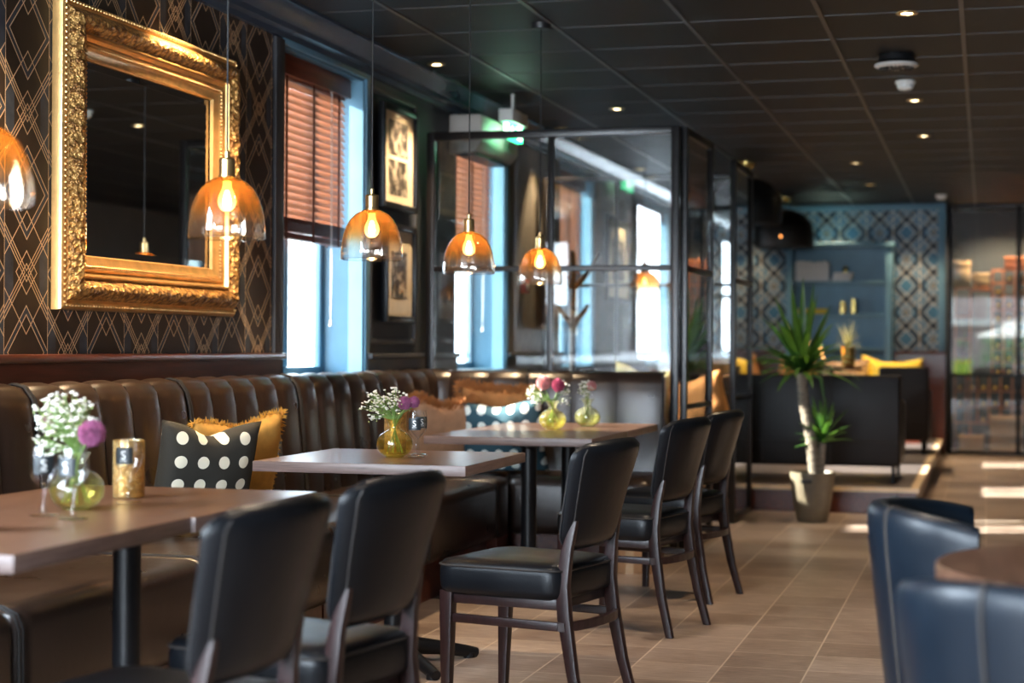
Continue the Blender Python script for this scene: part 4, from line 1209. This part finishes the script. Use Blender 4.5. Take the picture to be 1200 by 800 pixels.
def rosette(name, base, n, Lm, seed, wd=.026, up_=.9, parent=None, mat=None, droop=.35):
    rnd = random.Random(seed); m = MB()
    for k in range(n):
        a = k * 2.39996 + rnd.uniform(-.2, .2); f_ = (k + .5) / n
        el = R(85 - 75 * f_ ** .9) + rnd.uniform(-.12, .12)
        L_ = Lm * rnd.uniform(.75, 1.08) * (1 - .33 * f_)
        d = Vector((math.cos(a) * math.cos(el), math.sin(a) * math.cos(el), math.sin(el)))
        side = Vector((-math.sin(a), math.cos(a), 0)); nrm = d.cross(side).normalized()
        prev = None; N = 8; o0 = Vector(base) + Vector((0, 0, .05 * (1 - f_)))
        for j in range(N + 1):
            s_ = j / N
            p = o0 + d * L_ * s_ + Vector((0, 0, -1)) * droop * L_ * s_ ** 2.4 * math.cos(el)
            w_ = wd * (.45 + 1.2 * s_) * (1 - s_ ** 3) if s_ < 1 else .0005
            w_ = wd * min(.55 + 2 * s_, 1.0) * (1 - s_ ** 2.6) + .0006
            c_ = [m.bm.verts.new(p - side * w_ / 2 - nrm * w_ * .18), m.bm.verts.new(p), m.bm.verts.new(p + side * w_ / 2 - nrm * w_ * .18)]
            if prev:
                m.bm.faces.new((prev[0], prev[1], c_[1], c_[0])); m.bm.faces.new((prev[1], prev[2], c_[2], c_[1]))
            prev = c_
    return m.build(name, mat or M['leaf'], parent, ang=60)
rosette('foliage', (-.075, 0, .98), 66, .63, 4, .056, parent=r, droop=.45)
rosette('foliage', (.065, .02, .52), 26, .34, 9, .042, parent=r, droop=.25)
m = MB(); m.tube([(.0, -.06, .98), (.06, -.08, .95), (.085, -.085, .80)], [.012, .012, .003], 6); m.build('drooping_leaf', M['leaf'], r)

# ================================================================== LOUNGE
PZ = .182
def sofa(name, label, x0, x1, y, rz_dir, h=.78, d=.85, back_panels=4, cat='sofa', arms=True):
    """back at y (facing the camera) when rz_dir=1: seat side towards +Y"""
    L_ = x1 - x0
    r = thing(name, label, cat, (x0, y, PZ))
    m = MB(); bp = L_ / back_panels
    m.box((0, .0, .12), (L_, .16, h), .02, seg=3)
    m.build('backrest', M['leather'], r)
    m = MB()
    for k in range(1, back_panels): m.tube([(bp * k, -.001, .14), (bp * k, -.002, h - .01), (bp * k, .05, h + .003)], .005, 6)
    m.tube([(.02, -.002, .30), (L_ - .02, -.002, .30)], .004, 6); m.tube([(.02, .0, h - .008), (L_ - .02, .0, h - .008)], .007, 6)
    m.build('piping', M['piping'], r)
    for s_ in (0, 1):
        m = MB(); X = 0 if s_ == 0 else L_ - .12
        m.box((X, .16, .12), (X + .12, d, .58), .03, seg=3); m.build('armrest', M['leather'], r)
    m = MB(); m.box((.12, .16, .12), (L_ - .12, d - .02, .42), .03, seg=3); m.build('seat', M['leather'], r)
    for X, Y in ((.05, .05), (L_ - .05, .05), (.05, d - .08), (L_ - .05, d - .08)):
        m = MB(); m.cyl((X, Y, 0), (X, Y, .13), .014, seg=10); m.build('leg', M['metal'], r)
    return r
sofa('lounge_sofa', 'long black leather sofa on the step with its back to us', -2.55, -.585, 12.50, 1, .775)
sofa('lounge_armchair', 'black leather armchair farther back on the step, right of the long sofa', -.95, -.50, 16.1, 1, .80, back_panels=1, cat='armchair')
# long bench against the far wall
r = thing('lounge_bench', 'long leather bench against the mahogany panelling under the blue wallpaper', 'bench', (-3.12, 17.83, PZ))
m = MB(); m.box((0, 0, .1), (2.5, .85, .44), .04, seg=3); m.build('seat', M['leather'], r)
m = MB(); m.box((0, .70, .42), (2.5, .86, .72), .04, seg=3); m.build('backrest', M['leather'], r)
m = MB(); m.box((.02, .05, 0), (2.48, .84, .11)); m.build('plinth', M['mahogany'], r)
# lounge cushions standing on top of seats
def lc(label, x, y, z, w_, h_, mat, rz, roll, seed, tilt=12, **k):
    cushion(label, (x, y, z), rz, w_, h_, .14, mat, tilt, roll, seed=seed, chop=.02, **k)
zt = PZ + .44
lc('orange cushion farthest left on the lounge bench, seen through the screen', -2.90, 18.28, zt, .42, .44, M['orange'], 6, 5, 31)
lc('orange cushion second along the lounge bench', -2.44, 18.26, zt, .42, .44, M['orange'], -8, -14, 32)
lc('orange cushion left of the palm leaves on the lounge bench', -1.98, 18.28, zt, .42, .44, M['orange'], 4, 12, 33)
lc('yellow cushion lying on the right end of the lounge bench', -.86, 18.02, zt, .52, .42, M['yellow'], 8, -4, 34)
lc('yellow cushion standing right of the gold vase', -1.10, 18.30, zt, .44, .44, M['yellow'], -6, 10, 35)
M['spotted'] = dots('spotted_brown', (.22, .12, .06), (.62, .46, .32), .05, .33)
lc('brown spotted cushion beneath the gold vase', -1.40, 18.21, zt, .50, .42, M['spotted'], 4, -3, 36)
# booth behind the front screen: seats with pale cushions
r = thing('booth_bench', 'dark bench along the wall inside the glass booth', 'bench', (-3.14, 10.9, 0))
m = MB(); m.box((0, 0, .15), (.6, 1.15, .46), .03, seg=3); m.build('seat', M['leather'], r)
m = MB(); m.box((0, 0, .44), (.14, 1.15, .90), .03, seg=3); m.build('backrest', M['leather'], r)
m = MB(); m.box((.02, .02, 0), (.56, 1.13, .16)); m.build('plinth', M['mahogany'], r)
r = thing('booth_sofa', 'dark sofa inside the glass booth against the far screen', 'sofa', (-2.5, 11.25, 0))
m = MB(); m.box((0, 0, .15), (.88, .72, .46), .03, seg=3); m.build('seat', M['leather'], r)
m = MB(); m.box((0, .56, .44), (.88, .72, .84), .03, seg=3); m.build('backrest', M['leather'], r)
m = MB(); m.box((.02, .02, 0), (.86, .70, .16)); m.build('plinth', M['mahogany'], r)
cushion('pale yellow cushion inside the glass booth', (-2.31, 11.60, .60), 4, .42, .44, .16, M['cream_f'], 12, 8, seed=41, chop=.05)
cushion('orange cushion beside the pale yellow one in the glass booth', (-1.84, 11.60, .56), -6, .44, .42, .16, M['orange'], 12, -12, seed=43, chop=.03)

# bookcase
r = thing('bookcase', 'blue open bookcase against the blue patterned wall', 'bookcase', (-2.10, 19.03, PZ))
W_, H_ = 1.13, 2.06
m = MB(); m.box((0, -.30, 0), (.07, 0, H_), .004); m.box((W_ - .07, -.30, 0), (W_, 0, H_), .004); m.box((-.02, -.32, H_), (W_ + .02, 0, H_ + .05), .006)
m.box((.07, -.30, 0), (W_ - .07, 0, .08)); m.build('carcass', M['blue'], r)
m = MB(); m.box((.07, -.02, .08), (W_ - .07, 0, H_)); m.build('back_panel', M['blue'], r)
SH = [.95, 1.31, 1.665]
for z_ in SH:
    m = MB(); m.box((.07, -.29, z_), (W_ - .07, -.02, z_ + .03), .003); m.build('shelf', M['blue'], r)
# the bench is in front: push it clear
rnd = random.Random(5)
GB = plain('book_spine', (.62, .62, .62), .6, 0, .2, 3)
xb = -2.00
ORD = ['first', 'second', 'third', 'fourth', 'fifth', 'sixth', 'seventh', 'eighth', 'ninth', 'tenth', 'eleventh']
for k in range(11):
    th_ = rnd.uniform(.026, .034); hh = rnd.uniform(.20, .225)
    r = thing('book', ORD[k] + ' grey book from the left standing on the top shelf of the blue bookcase', 'book', (xb, 18.92, PZ + 1.695), 0, 'grey books on the top shelf')
    m = MB(); m.box((0, -.15, 0), (th_, 0, hh), .002); m.build('cover', GB, r)
    m = MB(); m.box((.003, -.1505, hh - .03), (th_ - .003, -.15, hh - .012)); m.build('spine_band', M['white'], r)
    xb += th_ + .002
for k in range(3):
    r = thing('book', ['grey book lying flat, bottom of the three beside the standing row', 'grey book lying flat, middle of the three beside the standing row', 'grey book lying flat, topmost beside the standing row'][k], 'book', (xb + .03 + k * .01, 18.92, PZ + 1.695 + k * .032))
    m = MB(); m.box((0, -.15, 0), (.20, 0, .030), .002); m.build('cover', GB, r)
    m = MB(); m.box((.004, -.146, .004), (.202, -.003, .026)); m.build('pages', M['cream'], r)
def ornament(name, label, cat, x, z_, prof, mat):
    r = thing(name, label, cat, (x, 18.86, z_))
    lathe_obj('body', prof, mat, r); return r
M['gold'] = plain('polished_gold', (.80, .58, .20), .25, 1, .1)
ornament('gold_ornament', 'small gold ornament on top of the flat books', 'ornament', xb + .17, PZ + 1.695 + .098, [(0, 0), (.03, 0), (.035, .02), (.02, .045), (.03, .06), (0, .075)], M['gold'])
ornament('gold_candle_pot', 'gold candle pot on the middle shelf, left one', 'candle holder', -1.50, PZ + 1.34, [(0, 0), (.035, 0), (.04, .05), (.03, .12), (.032, .14), (0, .14)], M['gold'])
ornament('gold_candle_pot', 'gold candle pot on the middle shelf, right one', 'candle holder', -1.38, PZ + 1.34, [(0, 0), (.035, 0), (.04, .05), (.03, .14), (.034, .17), (0, .17)], M['gold'])
r = thing('yellow_book_pile', 'yellow boxes laid flat on the middle shelf', 'box', (-1.97, 18.78, PZ + 1.34)); m = MB(); m.box((0, 0, 0), (.3, .16, .055), .003); m.build('box_body', M['yellow'], r); m = MB(); m.box((-.003, -.003, .04), (.303, .163, .058), .003); m.build('lid', M['yellow'], r)

# tall side table with gold vase, plant and lamp
r = thing('side_table', 'small tall side table carrying the gold vase and glowing lamp', 'table', (-1.45, 16.9, PZ))
m = MB(); m.lathe([(0, .76), (.30, .76), (.30, .785), (0, .785)], 40); m.build('tabletop', M['darkwood'], r)
m = MB(); m.cyl((0, 0, .02), (0, 0, .76), .022); m.lathe([(0, 0), (.18, 0), (.18, .02), (0, .025)], 30); m.build('pedestal', M['metal'], r)
r = thing('gold_vase', 'tall gold vase holding a spiky pale plant', 'vase', (-1.29, 16.9, PZ + .785))
lathe_obj('vase_body', [(0, 0), (.055, 0), (.062, .02), (.068, .19), (.07, .20), (.062, .20), (.05, .02), (0, .02)], M['gold'], r)
t = plain('pale_leaf', (.42, .44, .22), .6)
rosette('foliage', (0, 0, .17), 26, .30, 14, .014, parent=r, mat=t, droop=.3)
r = thing('table_lamp', 'glowing orange table lamp half hidden by palm leaves', 'lamp', (-1.60, 16.85, PZ + .785))
lathe_obj('base', [(0, 0), (.05, 0), (.05, .015), (.015, .03), (.012, .10), (0, .10)], M['gold'], r)
lathe_obj('lamp_shade', [(.085, .09), (.04, .24), (.038, .24), (.083, .09)], emit('lamp_glow', (1, .48, .14), 3.0), r)

# big black dome pendants
def dome(label, x, y):
    r = thing('dome_pendant', label, 'lamp', (x, y, 2.20), 0, 'large black dome pendants over the lounge')
    lathe_obj('dome_shade', [(.30, 0), (.305, .02), (.31, .14), (.28, .26), (.20, .345), (.10, .385), (.03, .40), (0, .40), (0, .39), (.10, .375), (.195, .335), (.27, .25), (.30, .14), (.297, .02), (.30, 0)], M['black'], r)
    lathe_obj('brass_ring', [(.3055, .20), (.3135, .20), (.310, .218), (.300, .218)], M['steel'], r)
    m = MB(); m.cyl((0, 0, .40), (0, 0, .48), .006); m.build('cord', M['black'], r)
    lathe_obj('ceiling_cap', [(0, .47), (.05, .47), (.075, .50), (.075, .53), (0, .53)], M['gold'], r)
    m = MB(); m.sphere((0, -.308, .10), .012, 1); m.build('indicator_lamp', emit('small_amber', (1, .35, .08), 3), r)
dome('large black dome pendant with gold ceiling cap, the nearer of two', -1.974, 14.53)
dome('large black dome pendant with gold ceiling cap, beside the blue wallpaper', -2.04, 18.0)

# ================================================================== WINE ROOM
r = thing('wine_room_front', 'black framed glass front of the wine room at the right edge', 'screen', (-.40, 19.28, 0))
m = MB(); LW = 3.4
for X in (0, .72, 1.44, 2.16, 2.88): m.box((X, -.02, 0), (X + .045, .02, 2.72), .003)
for z_ in (0, .845, 2.69): m.box((.045, -.018, z_), (LW, .018, z_ + .04), .002)
m.build('frame', M['metal'], r)
for a in (0, .72, 1.44, 2.16):
    for z0, z1 in ((.04, .845), (.885, 2.69)):
        m = MB(); m.box((a + .045, -.003, z0), (a + .72, .003, z1)); m.build('glass_pane', M['screen_glass'], r, smooth=False)
M['copper'] = plain('copper_coloured_wood', (.46, .16, .07), .45, .2, .15)
M['crate'] = plain('wooden_crate', (.58, .38, .20), .7, 0, .15)
M['carton'] = plain('carton_board', (.50, .30, .17), .8, 0, .1)
M['bottle'] = plain('dark_wine_bottle', (.012, .014, .012), .12, 0, .1)
M['foil'] = plain('amber_foil', (.62, .28, .05), .3, .6)
def rack(label, x0, x1, y0, z0, z1, nx, nz):
    r = thing('wine_rack', label, 'wine rack', (x0, y0, 0), 0, 'copper coloured wine racks')
    m = MB(); W_ = x1 - x0
    for k in range(nx + 1):
        X = W_ * k / nx
        for Y in (0, .25): m.box((X - .011, Y - .011, z0), (X + .011, Y + .011, z1))
    for k in range(nz + 1):
        z_ = z0 + (z1 - z0) * k / nz
        for Y in (0, .25): m.box((-.007, Y - .010, z_ - .007), (W_ + .007, Y - .004, z_ + .007))
    for k in range(nx + 1):
        for j in range(nz + 1):
            z_ = z0 + (z1 - z0) * j / nz; X = W_ * k / nx
            m.box((X - .006, .0, z_ - .005), (X + .006, .25, z_ + .005))
    m.build('lattice', M['copper'], r, smooth=False); return r
rack('copper coloured wine rack rising at the right edge of the photo', .07, .78, 19.42, 0.86, 2.02, 6, 8)
rack('copper coloured low wine rack behind the lower glass', -.33, .78, 19.55, .33, .86, 9, 3)
bt = None
def bottle(loc, rz, lay=True, foil=False, label='dark wine bottle lying in the rack at the right edge'):
    global bt
    if bt is None:
        bt = thing('wine_bottle', label, 'bottle', loc, rz, 'wine bottles lying in the racks')
        m = MB(); m.lathe([(0, 0), (.036, 0), (.0375, .01), (.0375, .18), (.03, .205), (.016, .225), (.0145, .24), (0, .24)], 16, M4=Matrix.Translation((0, .26, .0)) @ Matrix.Rotation(R(90), 4, 'X')); m.build('body', M['bottle'], bt)
        m = MB(); m.lathe([(.0155, .235), (.0155, .285), (.017, .287), (.017, .297), (0, .298)], 12, M4=Matrix.Translation((0, .26, .0)) @ Matrix.Rotation(R(90), 4, 'X')); m.build('foil_cap', M['foil'], bt)
        return bt
    return dup(bt, loc, rz, label)
rnd = random.Random(3)
W1 = .71 / 6; W2 = 1.11 / 9; H1 = 1.16 / 8; H2 = .53 / 3
for j in range(8):
    for k in range(3):
        if (k + j) % 4 == 3: continue
        bottle((.07 + W1 * (k + .5), 19.43, .86 + H1 * j + .045), 0, label='dark wine bottle in the tall copper rack, %s row from the bottom, %s column' % (ORD[j], ORD[k]))
for j in range(3):
    for k in range(6):
        if j == 0 and k < 2: continue
        bottle((-.33 + W2 * (k + .5), 19.56, .33 + H2 * j + .045), 0, label='dark wine bottle in the low copper rack, %s row from the bottom, %s column' % (ORD[j], ORD[k]))
# shelf tower with crates at the left of the wine room
r = thing('bottle_tower', 'slim copper coloured shelf tower with crates on top, behind the glass', 'shelf', (-.33, 19.40, 0))
m = MB()
for X in (0, .16):
    for Y in (0, .12): m.box((X, Y, 0), (X + .015, Y + .015, 1.83))
m.build('posts', M['copper'], r, smooth=False)
for z_ in (1.0, 1.25, 1.5, 1.81):
    m = MB(); m.box((0, 0, z_), (.175, .135, z_ + .015)); m.build('shelf', M['copper'], r, smooth=False)
def crate(name, label, x, y, z_, w_, d, h, mat, cat='crate'):
    r = thing(name, label, cat, (x, y, z_)); m = MB(); m.box((0, 0, 0), (w_, d, h), .003); m.build('box_body', mat, r)
    m = MB(); m.box((-.003, -.004, h * .72), (w_ + .003, d + .004, h + .002), .002); m.build('lid', mat, r)
crate('wooden_crate', 'wooden crate on the tower top, left and higher', -.345, 19.40, 1.826, .18, .13, .30 - .01, M['crate'])
r = thing('wall_shelf', 'short wooden shelf on brackets holding a crate', 'shelf', (-.15, 19.40, 1.79))
m = MB(); m.box((0, 0, 0), (.21, .16, .02)); m.build('board', M['copper'], r); m = MB(); m.box((0, .14, -.12), (.02, .16, 0)); m.box((.19, .14, -.12), (.21, .16, 0)); m.build('bracket', M['metal'], r)
crate('wooden_crate', 'wooden crate on the short shelf beside the tower', -.14, 19.41, 1.812, .18, .14, .17, M['crate'])
crate('wooden_crate', 'long wooden crate on top of the tall wine rack', .20, 19.44, 2.03, .50, .2, .13, M['copper'])
crate('cardboard_box', 'tall cardboard box on the wine room floor', .05, 19.32 + .03, 0, .34, .16, .42, M['carton'], 'box')
crate('cardboard_box', 'low cardboard box on the wine room floor, left of the tall one', -.28, 19.33, 0, .26, .16, .20, M['carton'], 'box')

# ================================================================== OUTSIDE (seen through the wine room)
t = NT('pink_brick'); bk_ = t.n('ShaderNodeTexBrick'); t.set(bk_.inputs['Vector'], t.map(t.pos(), (3, 3, 3)))
t.set(bk_.inputs['Color1'], (.30, .19, .19)); t.set(bk_.inputs['Color2'], (.36, .23, .23)); t.set(bk_.inputs['Mortar'], (.42, .32, .32)); 
M['brick'] = t.fin(t.pbr(bk_.outputs[0], .8))
struct(MB().box((-12, -22, -.2), (12, -2.4, -.1)).build('ground_outside', plain('paving', (.25, .24, .23), .8), smooth=False))
struct(MB().box((-14, -2.4, -.2), (-3.5, 24, -.1)).build('ground_outside', plain('paving', (.25, .24, .23), .8), smooth=False))
r = thing('brick_building', 'pink brick building across the street, mirrored in the wine room glass', 'building', (0, -14, -.1))
m = MB(); m.box((-8, -2, 0), (9, 0, 5)); m.build('wall', M['brick'], r, smooth=False)
m = MB(); m.box((-8, 0, 1.95), (9, .9, 2.1)); m.build('balcony_slab', M['white'], r)
m = MB()
for k in range(17): m.box((-7.95 + k, .84, 2.1), (-7.87 + k, .90, 2.85))
m.box((-8, .83, 2.80), (9, .92, 2.90)); m.build('railing', M['white'], r)
r = thing('parasol', 'white parasol on the terrace, mirrored in the wine room glass', 'parasol', (.85, -7.5, -.1))
m = MB(); m.cyl((0, 0, 0), (0, 0, 2.0), .025); m.build('pole', M['white'], r)
m = MB(); N = 8
for k in range(N):
    a, b = 2 * PI * k / N, 2 * PI * (k + 1) / N
    m.bm.faces.new([m.bm.verts.new(p) for p in ((0, 0, 2.05), (1.15 * math.cos(a), 1.15 * math.sin(a), 1.56), (1.15 * math.cos(b), 1.15 * math.sin(b), 1.56))])
m.build('canopy', M['white'], r, smooth=False)
r = thing('terrace_shrub', 'green shrub on the terrace, mirrored in the wine room glass', 'shrub', (.40, -6.0, -.1))
m = MB(); rnd = random.Random(2)
for k in range(300):
    p = Vector((rnd.gauss(0, .36), rnd.gauss(0, .2), 1.05 + rnd.uniform(-.45, .45)))
    m.sphere(p, rnd.uniform(.04, .08), 1, sc=(1, 1, .4))
m.build('foliage', plain('bush_green', (.10, .26, .10), .7, 0, .4, 8), r)
m = MB(); m.cyl((0, 0, 0), (0, 0, .8), .03); m.build('stem', M['bark'], r)
r = thing('terrace_chair', 'lime green chair on the terrace, mirrored in the wine room glass', 'chair', (-.55, -4.6, -.1))
m = MB(); m.box((-.22, -.22, .44), (.22, .22, .50), .01); m.box((-.22, -.25, .48), (.22, -.22, .98), .01); m.build('seat_shell', plain('lime_plastic', (.45, .58, .06), .5), r)
for sx, sy in ((-1, -1), (1, -1), (1, 1), (-1, 1)):
    m = MB(); m.cyl((sx * .19, sy * .19, 0), (sx * .17, sy * .17, .45), .012, seg=8); m.build('leg', M['white'], r)
r = thing('spiky_plant', 'small spiky green plant in the wine room, left behind the glass', 'plant', (-.24, 19.75, .0))
lathe_obj('pot', [(0, 0), (.06, 0), (.075, .14), (0, .14)], M['pot'], r)
m = MB(); m.cyl((0, 0, .13), (0, 0, 1.10), .012); m.build('trunk', M['bark'], r)
rosette('foliage', (0, 0, 1.08), 30, .26, 22, .03, parent=r, droop=.3)
